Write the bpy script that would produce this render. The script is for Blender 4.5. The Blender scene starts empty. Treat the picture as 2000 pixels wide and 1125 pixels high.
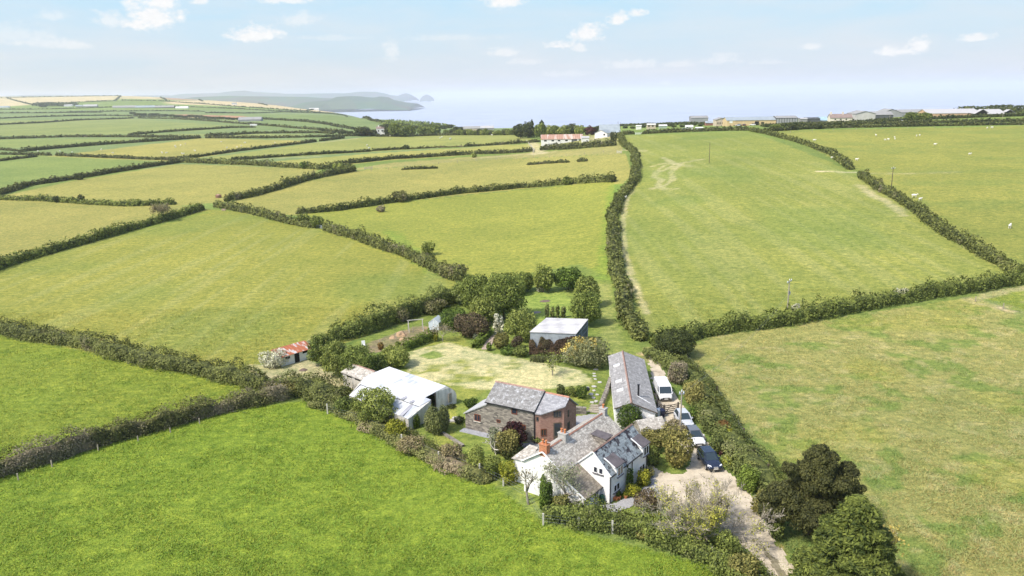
import bpy, math, random
import numpy as np
from mathutils import Matrix, Vector
from mathutils.geometry import tessellate_polygon
R=math.radians
sc=bpy.context.scene
# ---------------------------------------------------------------- camera, light, exposure
F_PX=1500.; PITCH=math.atan(379.5/F_PX); ROLL=-0.018; ZC=42.
cam=bpy.data.cameras.new('camera'); camo=bpy.data.objects.new('camera',cam); sc.collection.objects.link(camo)
cam.sensor_width=36; cam.lens=36*F_PX/2000; cam.clip_start=1; cam.clip_end=90000
camo.matrix_world=Matrix.Translation((0,0,ZC))@Matrix.Rotation(math.pi/2-PITCH,4,'X')@Matrix.Rotation(ROLL,4,'Z')
sc.camera=camo
sc.view_settings.view_transform='Standard'; sc.view_settings.look='None'; sc.view_settings.gamma=1
sc.view_settings.exposure=0.66
SUN_AZ=R(-122); SUN_EL=R(51)          # azimuth from +Y, negative = left
sl=bpy.data.lights.new('sun','SUN'); sl.energy=3.1; sl.angle=R(5); sl.color=(1,.94,.84)
so=bpy.data.objects.new('sun',sl); sc.collection.objects.link(so)
sd=Vector((math.sin(SUN_AZ)*math.cos(SUN_EL),math.cos(SUN_AZ)*math.cos(SUN_EL),math.sin(SUN_EL)))
so.rotation_euler=sd.to_track_quat('Z','Y').to_euler(); so.location=(0,0,300)
sc.cycles.use_denoising=True; sc.cycles.denoising_prefilter='ACCURATE'
sc.cycles.max_bounces=5; sc.cycles.diffuse_bounces=2; sc.cycles.glossy_bounces=2; sc.cycles.transmission_bounces=2
sc.cycles.transparent_max_bounces=4; sc.cycles.volume_bounces=1; sc.cycles.caustics_reflective=False; sc.cycles.caustics_refractive=False

# ---------------------------------------------------------------- pixel <-> place helpers
def pdir(x,y):
    u=(x-1000)/F_PX; v=-(y-562.5)/F_PX
    c,s=math.cos(ROLL),math.sin(ROLL); u,v=c*u-s*v,s*u+c*v
    a=math.pi/2-PITCH
    return np.array([u,v*math.cos(a)+math.sin(a),v*math.sin(a)-math.cos(a)])
def gp(x,y,z=0.):
    d=pdir(x,y); t=(z-ZC)/d[2]; return np.array([d[0]*t,d[1]*t,z])
def project(X,Y,Z):
    Z=Z-ZC; a=math.pi/2-PITCH
    v=Y*math.cos(a)+Z*math.sin(a); w=Y*math.sin(a)-Z*math.cos(a); w=np.where(w>1,w,np.nan)
    u=X/w; v=v/w; c,s=math.cos(-ROLL),math.sin(-ROLL); u,v=c*u-s*v,s*u+c*v
    return 1000+F_PX*u,562.5-F_PX*v
def hash3(i,j,k,s):
    h=(i*374761393+j*668265263+k*2147483647+s*1274126177)&0xffffffff
    h=((h^(h>>13))*1274126177)&0xffffffff; h=h^(h>>16)
    return (h&0xffff)/65535.
def vn(P,sc_,seed=0):
    """value noise 0..1 of points (n,3) at cell size sc_"""
    Q=np.asarray(P,float)/sc_; I=np.floor(Q).astype(np.int64); f=Q-I; f=f*f*(3-2*f); r=0
    for a in (0,1):
        for b in (0,1):
            for c in (0,1):
                w=(f[:,0] if a else 1-f[:,0])*(f[:,1] if b else 1-f[:,1])*(f[:,2] if c else 1-f[:,2])
                r=r+w*hash3(I[:,0]+a,I[:,1]+b,I[:,2]+c,seed)
    return r
def sstep(a,b,x): t=np.clip((x-a)/(b-a),0,1); return t*t*(3-2*t)

# ---------------------------------------------------------------- the lie of the land
COLS=[(-300,[(0,0),(330,0),(600,2),(1100,7),(1700,10),(2500,24),(3500,50),(4500,84),(5400,84),(7000,40)]),
(0,[(0,0),(330,0),(600,2),(1100,6),(1700,8),(2500,20),(3500,48),(4500,78),(5400,80),(7000,40)]),
(300,[(0,0),(350,0),(700,3),(1100,4),(1700,4),(2500,14),(3500,46),(4300,68),(5200,60),(7000,-20)]),
(500,[(0,0),(350,0),(700,3),(1100,5),(1700,11),(2300,-4),(3500,29),(3900,20),(5000,-60),(6000,-110)]),
(600,[(0,0),(350,0),(700,3),(1100,4),(1600,11),(2200,-15),(3200,9),(3600,-20),(4500,-110)]),
(700,[(0,0),(350,0),(700,3),(1100,3),(1500,10),(2000,-20),(2900,-11),(3300,-110)]),
(800,[(0,0),(350,0),(750,1),(1000,-4),(1400,5),(1700,-110)]),
(900,[(0,0),(350,0),(700,3),(900,-2),(1300,-3),(1550,-110)]),
(1000,[(0,0),(300,0),(650,4),(850,0),(1150,-4),(1400,-110)]),
(1100,[(0,0),(300,1),(500,6),(650,6),(850,3),(1100,-1),(1350,-110)]),
(1200,[(0,0),(130,0),(300,6),(520,13.5),(700,9),(1000,3),(1250,-110)]),
(1400,[(0,0),(120,0),(308,12),(450,18),(600,14),(900,8.5),(1150,-110)]),
(1700,[(0,0),(120,0),(250,8),(470,17.4),(560,17.5),(800,17),(1050,-110)]),
(2000,[(0,0),(120,0),(250,8),(470,17.5),(560,19.6),(800,20),(1050,-110)]),
(2300,[(0,0),(120,0),(250,8),(470,18),(560,21),(800,23),(1050,-110)])]
_us=[(lambda d:d[0]/d[1])(pdir(c[0],200)) for c in COLS]
UG=np.linspace(-1.0,1.0,241); LG=np.linspace(math.log(20),math.log(8000),361)
_t=np.array([[np.interp(math.exp(l),[p[0] for p in c[1]],[p[1] for p in c[1]]) for l in LG] for c in COLS])
ZG=np.array([np.interp(UG,_us,_t[:,k]) for k in range(len(LG))]).T
def _bl(A,ax,n):
    P=np.concatenate([np.repeat(np.take(A,[0],ax),n,ax),A,np.repeat(np.take(A,[-1],ax),n,ax)],ax)
    return sum(np.take(P,np.arange(i,i+A.shape[ax]),ax) for i in range(2*n+1))/(2*n+1)
for _ in range(2): ZG=_bl(ZG,0,4); ZG=_bl(ZG,1,3)
def hz(X,Y):
    X=np.asarray(X,float); Y=np.asarray(Y,float)
    Yc=np.maximum(Y,20.1); u=np.clip(X/np.maximum(Yc,40),-.999,.999); l=np.clip(np.log(Yc),LG[0],LG[-1]-1e-6)
    a=(u-UG[0])/(UG[1]-UG[0]); b=(l-LG[0])/(LG[1]-LG[0]); i=np.minimum(a.astype(int),len(UG)-2); j=np.minimum(b.astype(int),len(LG)-2)
    a=a-i; b=b-j
    z=ZG[i,j]*(1-a)*(1-b)+ZG[i+1,j]*a*(1-b)+ZG[i,j+1]*(1-a)*b+ZG[i+1,j+1]*a*b
    q=((X+2)/17.)**2+((Y-105)/11.)**2
    z=z+.9*(1-sstep(.55,1.25,q))
    P=np.stack([X.ravel(),Y.ravel(),X.ravel()*0],1)
    far=sstep(180,500,Y)
    z=z+far*((vn(P,140,3)-.5)*2.2).reshape(X.shape)
    return z
def hz1(x,y): return float(hz(np.array([x]),np.array([y]))[0])
def G(x,y,dz=0.):
    """ground point seen at a pixel of the 2000 px wide photograph"""
    d=pdir(x,y); ts=np.concatenate([np.arange(40,240,.5),np.geomspace(240,9000,900)])
    P=d[None,:]/d[1]*ts[:,None]; h=hz(P[:,0],P[:,1])+dz; g=P[:,2]+ZC-h
    k=np.where(g<0)[0]
    if len(k)==0: k=[np.argmin(g[100:])+100]
    k=max(k[0],1); a,b=g[k-1],g[k]; t=ts[k-1]+(ts[k]-ts[k-1])*(a/(a-b) if a>0>b else 0)
    p=d/d[1]*t; return np.array([p[0],p[1],hz1(p[0],p[1])])
def ztop(P,y,x=None):
    """height at which the vertical over P meets image row y"""
    lo,hi=P[2]-5,P[2]+80
    for _ in range(40):
        m=(lo+hi)/2; yy=float(project(np.array(P[0]),np.array(P[1]),np.array(m))[1])
        if yy>y: lo=m
        else: hi=m
    return m

# ---------------------------------------------------------------- mesh helpers
def npmesh(name,V,F,mats,col=None,smooth=False,midx=None,uv=None):
    me=bpy.data.meshes.new(name); V=np.asarray(V,np.float32); F=np.asarray(F,np.int32); n,k=F.shape
    me.vertices.add(len(V)); me.vertices.foreach_set('co',V.ravel())
    me.loops.add(n*k); me.loops.foreach_set('vertex_index',F.ravel())
    me.polygons.add(n); me.polygons.foreach_set('loop_start',np.arange(0,n*k,k,dtype=np.int32))
    try: me.polygons.foreach_set('loop_total',np.full(n,k,np.int32))
    except Exception: pass
    if smooth: me.polygons.foreach_set('use_smooth',np.ones(n,bool))
    if midx is not None: me.polygons.foreach_set('material_index',np.asarray(midx,np.int32))
    if col is not None:
        dom='POINT' if len(col)==len(V) and len(col)!=n else 'FACE'
        a=me.attributes.new('Col','FLOAT_COLOR',dom); c=np.ones((len(col),4),np.float32); c[:,:col.shape[1]]=col
        a.data.foreach_set('color',c.ravel())
    for m in (mats if isinstance(mats,(list,tuple)) else [mats]): me.materials.append(m)
    me.update(calc_edges=True); return me
def tag(o,label=None,cat=None,group=None,kind=None):
    if label:o['label']=label
    if cat:o['category']=cat
    if group:o['group']=group
    if kind:o['kind']=kind
    return o
def ob(name,me,parent=None,loc=None):
    o=bpy.data.objects.new(name,me); sc.collection.objects.link(o)
    if parent is not None:o.parent=parent
    if loc is not None:o.location=loc
    return o
def empty(name,loc,rz=0.,label=None,cat=None,group=None):
    o=bpy.data.objects.new(name,None); sc.collection.objects.link(o); o.location=[float(v) for v in loc]; o.rotation_euler[2]=rz
    o.empty_display_size=.3
    return tag(o,label,cat,group)
def copy_tree(o,loc=None,rz=None,s=None,label=None,group=None,parent=None):
    c=o.copy(); sc.collection.objects.link(c)
    if parent is not None:c.parent=parent
    for ch in o.children: copy_tree(ch,parent=c)
    if loc is not None:c.location=[float(v) for v in loc]
    if rz is not None:c.rotation_euler[2]=rz
    if s is not None:c.scale=s if isinstance(s,(tuple,list)) else (s,s,s)
    if label:c['label']=label
    if group:c['group']=group
    return c
class MB:
    """gathers faces; UVs are metres along and up each face"""
    def __init__(s): s.v=[]; s.f=[]
    def poly(s,pts):
        i=len(s.v); s.v+= [tuple(map(float,p)) for p in pts]; s.f.append(tuple(range(i,i+len(pts)))); return s
    def box(s,x0,x1,y0,y1,z0,z1):
        return s.hexa([(x0,y0,z0),(x1,y0,z0),(x1,y1,z0),(x0,y1,z0)],[(x0,y0,z1),(x1,y0,z1),(x1,y1,z1),(x0,y1,z1)])
    def hexa(s,b,t):
        i=len(s.v); s.v+=[tuple(map(float,p)) for p in b]+[tuple(map(float,p)) for p in t]
        for q in ((3,2,1,0),(4,5,6,7),(0,1,5,4),(1,2,6,5),(2,3,7,6),(3,0,4,7)): s.f.append(tuple(i+k for k in q))
        return s
    def prism(s,pts,z0,z1s):
        """vertical prism over a ccw polygon; z1s = top heights"""
        n=len(pts); z1s=z1s if isinstance(z1s,(list,tuple)) else [z1s]*n
        i=len(s.v); s.v+=[(p[0],p[1],z0) for p in pts]+[(p[0],p[1],z) for p,z in zip(pts,z1s)]
        s.f.append(tuple(i+k for k in reversed(range(n)))); s.f.append(tuple(i+n+k for k in range(n)))
        for k in range(n): s.f.append((i+k,i+(k+1)%n,i+n+(k+1)%n,i+n+k))
        return s
    def extr(s,poly,vec):
        """polygon (3D points) extruded by vec"""
        n=len(poly); P=[Vector(p) for p in poly]; v=Vector(vec); i=len(s.v)
        s.v+=[tuple(p) for p in P]+[tuple(p+v) for p in P]
        s.f.append(tuple(i+k for k in reversed(range(n)))); s.f.append(tuple(i+n+k for k in range(n)))
        for k in range(n): s.f.append((i+k,i+(k+1)%n,i+n+(k+1)%n,i+n+k))
        return s
    def slab(s,pts,th=.1): return s.extr(pts,(0,0,-th))
    def beam(s,a,b,w,h=None):
        a,b=Vector(a),Vector(b); h=h or w; d=(b-a).normalized(); x=d.cross(Vector((0,0,1)))
        if x.length<1e-3:x=Vector((1,0,0))
        x.normalize(); y=x.cross(d); x*=w/2; y*=h/2
        return s.hexa([a-x-y,a+x-y,a+x+y,a-x+y],[b-x-y,b+x-y,b+x+y,b-x+y])
    def tube(s,a,b,r0,r1=None,n=8):
        r1=r0 if r1 is None else r1; a,b=Vector(a),Vector(b); d=(b-a).normalized(); x=d.cross(Vector((0,0,1)))
        if x.length<1e-3:x=Vector((1,0,0))
        x.normalize(); y=d.cross(x); i=len(s.v)
        for p,r in ((a,r0),(b,r1)):
            for k in range(n):
                t=2*math.pi*k/n; s.v.append(tuple(p+x*r*math.cos(t)+y*r*math.sin(t)))
        for k in range(n): s.f.append((i+k,i+(k+1)%n,i+n+(k+1)%n,i+n+k))
        s.f.append(tuple(i+k for k in reversed(range(n)))); s.f.append(tuple(i+n+k for k in range(n)))
        return s
    def lathe(s,prof,c=(0,0,0),n=14):
        i=len(s.v)
        for r,z in prof:
            for k in range(n):
                t=2*math.pi*k/n; s.v.append((c[0]+r*math.cos(t),c[1]+r*math.sin(t),c[2]+z))
        for j in range(len(prof)-1):
            for k in range(n): s.f.append((i+j*n+k,i+j*n+(k+1)%n,i+(j+1)*n+(k+1)%n,i+(j+1)*n+k))
        s.f.append(tuple(i+k for k in reversed(range(n)))); s.f.append(tuple(i+(len(prof)-1)*n+k for k in range(n)))
        return s
    def build(s,name,mat,parent=None,loc=None,smooth=False):
        me=bpy.data.meshes.new(name); me.from_pydata(s.v,[],s.f)
        uv=me.uv_layers.new(name='UVMap').data; Z=Vector((0,0,1))
        for p in me.polygons:
            n=p.normal; u=Z.cross(n)
            if u.length<.05:u=Vector((1,0,0))
            u.normalize(); v=n.cross(u)
            for li in p.loop_indices:
                c=me.vertices[me.loops[li].vertex_index].co; uv[li].uv=(c.dot(u),c.dot(v))
        if smooth:
            for p in me.polygons:p.use_smooth=True
        for m in (mat if isinstance(mat,list) else [mat]): me.materials.append(m)
        me.update(); return ob(name,me,parent,loc)

# ---------------------------------------------------------------- materials
def newmat(name,rough=.8,spec=.3):
    m=bpy.data.materials.new(name); m.use_nodes=True; nt=m.node_tree; b=nt.nodes['Principled BSDF']
    b.inputs['Roughness'].default_value=rough; b.inputs['Specular IOR Level'].default_value=spec
    return m,nt,b
def nd(nt,t,**k):
    n=nt.nodes.new(t)
    for a,v in k.items(): setattr(n,a,v)
    return n
def noise(nt,vec,scale,detail=4,rough=.6,dist=0):
    n=nd(nt,'ShaderNodeTexNoise'); n.inputs['Scale'].default_value=scale; n.inputs['Detail'].default_value=detail
    n.inputs['Roughness'].default_value=rough; n.inputs['Distortion'].default_value=dist
    if vec is not None: nt.links.new(vec,n.inputs['Vector'])
    return n.outputs['Fac']
def ramp(nt,f,stops):
    r=nd(nt,'ShaderNodeValToRGB'); e=r.color_ramp.elements
    while len(e)<len(stops): e.new(.5)
    for i,(p,c) in enumerate(stops): e[i].position=p; e[i].color=(*c,1) if len(c)==3 else c
    nt.links.new(f,r.inputs['Fac']); return r.outputs['Color']
def mixc(nt,f,a,b,mode='MIX'):
    m=nd(nt,'ShaderNodeMix',data_type='RGBA',blend_type=mode)
    for s,v in ((m.inputs[0],f),(m.inputs[6],a),(m.inputs[7],b)):
        if hasattr(v,'is_linked'): nt.links.new(v,s)
        else: s.default_value=v if not isinstance(v,tuple) else (*v,1)[:4]
    return m.outputs[2]
def mth(nt,op,a,b=0.,c=None,clamp=False):
    m=nd(nt,'ShaderNodeMath',operation=op,use_clamp=clamp)
    for i,v in enumerate((a,b) if c is None else (a,b,c)):
        if hasattr(v,'is_linked'): nt.links.new(v,m.inputs[i])
        else: m.inputs[i].default_value=v
    return m.outputs[0]
def bump(nt,b,h,st,dist):
    n=nd(nt,'ShaderNodeBump'); n.inputs['Strength'].default_value=st; n.inputs['Distance'].default_value=dist
    nt.links.new(h,n.inputs['Height']); nt.links.new(n.outputs['Normal'],b.inputs['Normal'])
def geo(nt): return nd(nt,'ShaderNodeNewGeometry').outputs['Position']
def uvn(nt): return nd(nt,'ShaderNodeTexCoord').outputs['UV']
def plain(name,c,rough=.7,var=.15,scale=3.,spec=.3,metal=0.,bmp=0.):
    m,nt,b=newmat(name,rough,spec); v=nd(nt,'ShaderNodeTexCoord').outputs['Object']; n=noise(nt,v,scale)
    col=ramp(nt,n,[(.3,tuple(x*(1-var) for x in c)),(.7,tuple(min(1,x*(1+var)) for x in c))])
    nt.links.new(col,b.inputs['Base Color']); b.inputs['Metallic'].default_value=metal
    if bmp: bump(nt,b,n,.5,bmp)
    return m
def blocks(name,c1,c2,mortar,bw,bh,ms=.012,stain=None,rough=.85,var=.5,bias=0.,lich=None,bmp=.02):
    """coursed material: brick, rubble stone, slates; coordinates are metres on the face"""
    m,nt,b=newmat(name,rough,.25); uv=uvn(nt)
    t=nd(nt,'ShaderNodeTexBrick'); nt.links.new(uv,t.inputs['Vector']); t.inputs['Scale'].default_value=1
    t.inputs['Brick Width'].default_value=bw; t.inputs['Row Height'].default_value=bh; t.inputs['Mortar Size'].default_value=ms
    t.inputs['Bias'].default_value=bias; t.inputs['Mortar Smooth'].default_value=.3
    t.inputs['Color1'].default_value=(*c1,1); t.inputs['Color2'].default_value=(*c2,1); t.inputs['Mortar'].default_value=(*mortar,1)
    c=t.outputs['Color']; n=noise(nt,uv,1.3,6,.65)
    c=mixc(nt,var,c,ramp(nt,n,[(.3,(.55,.55,.55)),(.5,(.85,.85,.85)),(.72,(1.15,1.15,1.15))]),'MULTIPLY')
    if lich: 
        n2=noise(nt,uv,lich[1],5,.7); f=ramp(nt,n2,[(lich[2],(0,0,0)),(lich[2]+.1,(1,1,1))]); c=mixc(nt,f,c,lich[0])
    nt.links.new(c,b.inputs['Base Color']); bump(nt,b,mth(nt,'ADD',t.outputs['Fac'],n),.6,bmp)
    return m
HAZE=9e-5
# ---------------------------------------------------------------- sky
w=bpy.data.worlds.new('World'); sc.world=w; w.use_nodes=True; nt=w.node_tree; bg=nt.nodes['Background']
sky=nd(nt,'ShaderNodeTexSky',sky_type='NISHITA'); sky.sun_disc=False; sky.sun_elevation=SUN_EL; sky.sun_rotation=SUN_AZ
sky.altitude=60; sky.air_density=1.; sky.dust_density=2.2; sky.ozone_density=1.2
tc=nd(nt,'ShaderNodeTexCoord').outputs['Generated']; sx=nd(nt,'ShaderNodeSeparateXYZ'); nt.links.new(tc,sx.inputs[0])
X,Y,Z=sx.outputs
AZ=mth(nt,'ARCTAN2',X,Y); EL=mth(nt,'ARCSINE',Z)
cmb=nd(nt,'ShaderNodeCombineXYZ'); nt.links.new(AZ,cmb.inputs[0]); nt.links.new(mth(nt,'MULTIPLY',EL,1.7),cmb.inputs[1]); sv=cmb.outputs[0]
n1=noise(nt,sv,40,6,.62); n2=noise(nt,sv,120,5,.6)
nn=mth(nt,'ADD',mth(nt,'MULTIPLY',mth(nt,'SUBTRACT',n1,.5),4.6),mth(nt,'MULTIPLY',mth(nt,'SUBTRACT',n2,.5),2.6))
mask=None
CL=[(300,32,46,34,1),(318,8,30,26,1),(268,50,26,14,1),(505,68,52,17,1),(488,74,46,10,1),(212,40,26,20,.6),(100,32,26,9,.4),(70,84,50,10,.5),(140,90,36,9,.55),
(985,4,44,15,1),(1150,68,33,18,1),(1092,90,28,9,1),(1130,95,16,9,.7),(1208,38,20,13,1),(1244,27,18,10,.9),(585,40,34,16,.5),(560,2,50,9,.8),(388,3,16,8,.8),
(765,105,18,22,.55),(985,104,36,10,.65),(1025,122,40,7,.4),(1752,102,34,10,1),(1797,92,18,16,1),(1910,75,26,8,.9),(1582,92,22,7,.7),(1230,128,60,10,.5),(1330,126,40,8,.45),
(1410,118,50,12,.5),(1110,145,50,8,.35),(1500,122,40,6,.35),(30,70,60,18,.35),(650,75,70,6,.3),(880,75,90,7,.3),(1300,162,10,6,.5)]
for x,y,wx,wy,s in CL:
    d=pdir(x,y); a0=math.atan2(d[0],d[1]); e0=math.asin(d[2]/np.linalg.norm(d))
    dx=mth(nt,'DIVIDE',mth(nt,'SUBTRACT',AZ,a0),wx/F_PX*.93); dy=mth(nt,'DIVIDE',mth(nt,'SUBTRACT',EL,e0),wy/F_PX)
    # flatter bases: distances below the middle count for more
    dy=mth(nt,'MAXIMUM',dy,mth(nt,'MULTIPLY',dy,-1.7))
    r=mth(nt,'SQRT',mth(nt,'ADD',mth(nt,'MULTIPLY',dx,dx),mth(nt,'MULTIPLY',dy,dy)))
    m=mth(nt,'MULTIPLY',mth(nt,'MULTIPLY_ADD',mth(nt,'ADD',mth(nt,'SUBTRACT',1.1,r),mth(nt,'MULTIPLY',nn,.55)),1.35,.1,clamp=True),s)
    mask=m if mask is None else mth(nt,'MAXIMUM',mask,m)
cir=nd(nt,'ShaderNodeMapping'); nt.links.new(sv,cir.inputs[0]); cir.inputs['Scale'].default_value=(1,3.2,1)
nb=noise(nt,cir.outputs[0],5.5,7,.6,.3)
lowleft=mth(nt,'MULTIPLY',mth(nt,'SUBTRACT',.32,EL,clamp=True),2.4,clamp=True)
veil=mth(nt,'MULTIPLY',mth(nt,'MULTIPLY_ADD',mth(nt,'SUBTRACT',nb,.38),3.4,0.,clamp=True),lowleft)
low=mth(nt,'MULTIPLY',mth(nt,'MULTIPLY_ADD',EL,-3.0,1.45,clamp=True),.88)
c=mixc(nt,low,sky.outputs[0],mixc(nt,mth(nt,'MULTIPLY',EL,8.,clamp=True),(3.3,3.42,3.75),(2.0,3.3,4.2)))
c=mixc(nt,mth(nt,'MULTIPLY',veil,.75),c,(3.65,3.6,3.72))
c=mixc(nt,mask,c,mixc(nt,n2,(3.7,3.75,3.9),(4.6,4.55,4.5)))
nt.links.new(c,bg.inputs['Color']); bg.inputs['Strength'].default_value=.15

# ---------------------------------------------------------------- ground
def inpoly(px,py,poly):
    r=np.zeros(px.shape,bool); n=len(poly)
    for i in range(n):
        x0,y0=poly[i]; x1,y1=poly[(i+1)%n]
        if y0==y1: continue
        c=((y0>py)!=(y1>py))&(px<(x1-x0)*(py-y0)/(y1-y0)+x0); r^=c
    return r
def segdist(X,Y,pts):
    d=np.full(X.shape,1e9)
    for (a,b) in zip(pts[:-1],pts[1:]):
        ax,ay=a[0],a[1]; bx,by=b[0]-ax,b[1]-ay; L=bx*bx+by*by+1e-9
        t=np.clip(((X-ax)*bx+(Y-ay)*by)/L,0,1); d=np.minimum(d,np.hypot(X-ax-t*bx,Y-ay-t*by))
    return d
VIV=(.170,.262,.032); VIV2=(.178,.250,.035); OLI=(.225,.262,.056); OL2=(.228,.275,.056); YEL=(.258,.278,.082); GRN=(.205,.258,.062); GR2=(.225,.262,.062); PAL=(.245,.275,.095)
LIGHT=(.25,.29,.085); TAN=(.48,.42,.27); STRAW=(.55,.50,.31); LAWN=(.23,.26,.06)
FIELDS=[([(-300,215),(900,215),(1010,262),(640,330),(-300,330)],(.155,.23,.09)),  # far fields' colour shifted bluish to carry some distance haze
([(-300,239),(260,232),(450,246),(250,262),(-300,270)],(.19,.25,.085)),
([(275,262),(600,262),(560,268),(400,266)],(.20,.26,.09)),
([(-300,272),(300,272),(0,291),(-300,296)],(.18,.25,.08)),
([(-300,305),(60,303),(340,313),(0,378),(-300,440)],(.17,.245,.07)),
([(100,305),(392,270),(560,274),(620,276),(462,296),(350,316)],(.28,.29,.085)),
([(400,309),(620,278),(735,266),(1000,263),(1060,276),(725,297),(450,313)],(.23,.275,.08)),
([(450,322),(725,300),(1060,279),(1050,294),(764,313),(640,326)],(.27,.30,.085)),
([(690,330),(764,318),(1040,298),(1215,284),(1215,300),(950,312),(700,332)],(.26,.275,.10)),
([(1057,280),(1060,262),(1215,262),(1215,285),(1057,293)],(.22,.25,.09)),
([(-300,475),(0,385),(150,352),(350,320),(625,330),(600,350),(440,395),(345,402),(175,398),(0,390)],YEL),
([(440,397),(560,362),(695,334),(900,315),(1222,300),(1235,340),(1215,360),(1100,361),(792,393),(580,420),(500,418)],YEL),
([(-300,430),(0,388),(345,402),(405,409),(0,526),(-300,600)],(.255,.272,.080)),
([(-300,600),(0,524),(405,409),(480,414),(620,446),(905,550),(892,592),(690,665),(560,705),(480,745),(256,705),(0,650),(-300,600)],OLI),
([(625,448),(580,420),(800,393),(1200,353),(1195,480),(1205,560),(1000,560),(905,550)],OL2),
([(1202,265),(1466,256),(1670,336),(2010,548),(1800,580),(1300,662),(1250,650),(1235,560),(1205,420),(1245,350),(1245,310)],GRN),
([(1480,256),(2300,240),(2300,600),(2010,547),(1680,336),(1560,275)],GR2),
([(1255,680),(1340,665),(2300,520),(9000,1500),(9000,9000),(1540,9000),(1520,960),(1400,780)],PAL),
([(1900,580),(2000,556),(2300,520),(2300,760),(2000,620)],(.19,.26,.05)),
([(-900,690),(0,655),(256,703),(480,748),(560,775),(458,803),(266,855),(0,935),(-900,1235)],VIV2),
([(-9000,4000),(-900,1235),(0,932),(266,852),(458,800),(600,782),(700,810),(830,890),(960,945),(1060,1020),(1440,1120),(1540,1300),(1540,9000),(-9000,9000)],VIV),
([(-300,215),(-300,186),(0,189),(100,189),(236,185),(226,195),(65,204),(0,209)],(.46,.43,.27)),([(238,184),(312,186),(316,194),(235,193)],(.44,.41,.25)),([(326,197),(390,196),(480,197),(520,196),(620,204),(728,216),(690,223),(610,217),(500,209),(330,203)],(.46,.42,.26)),
([(308,188),(385,189),(390,196),(325,195)],(.34,.25,.17)),([(340,223),(480,227),(478,231),(360,229)],(.36,.22,.15)),
]
W=lambda pts:[G(*p) for p in pts]
GARD=[(640,690),(740,650),(880,600),(905,560),(1130,515),(1185,540),(1215,600),(1235,660),(1290,720),(1300,800),(1350,930),(1280,1020),(1060,1000),(940,930),(830,880),(700,790),(640,750),(500,740),(500,712),(600,690)]
LAWNP=[(795,700),(850,662),(900,655),(930,690),(1010,705),(1100,725),(1170,740),(1150,790),(1060,765),(960,757),(890,800),(880,880),(1010,900),(1010,940),(930,930),(850,870),(870,760),(790,725)]
PADD=[(1010,575),(1100,560),(1115,590),(1110,640),(1060,640),(1040,640),(1030,600)]
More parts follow.
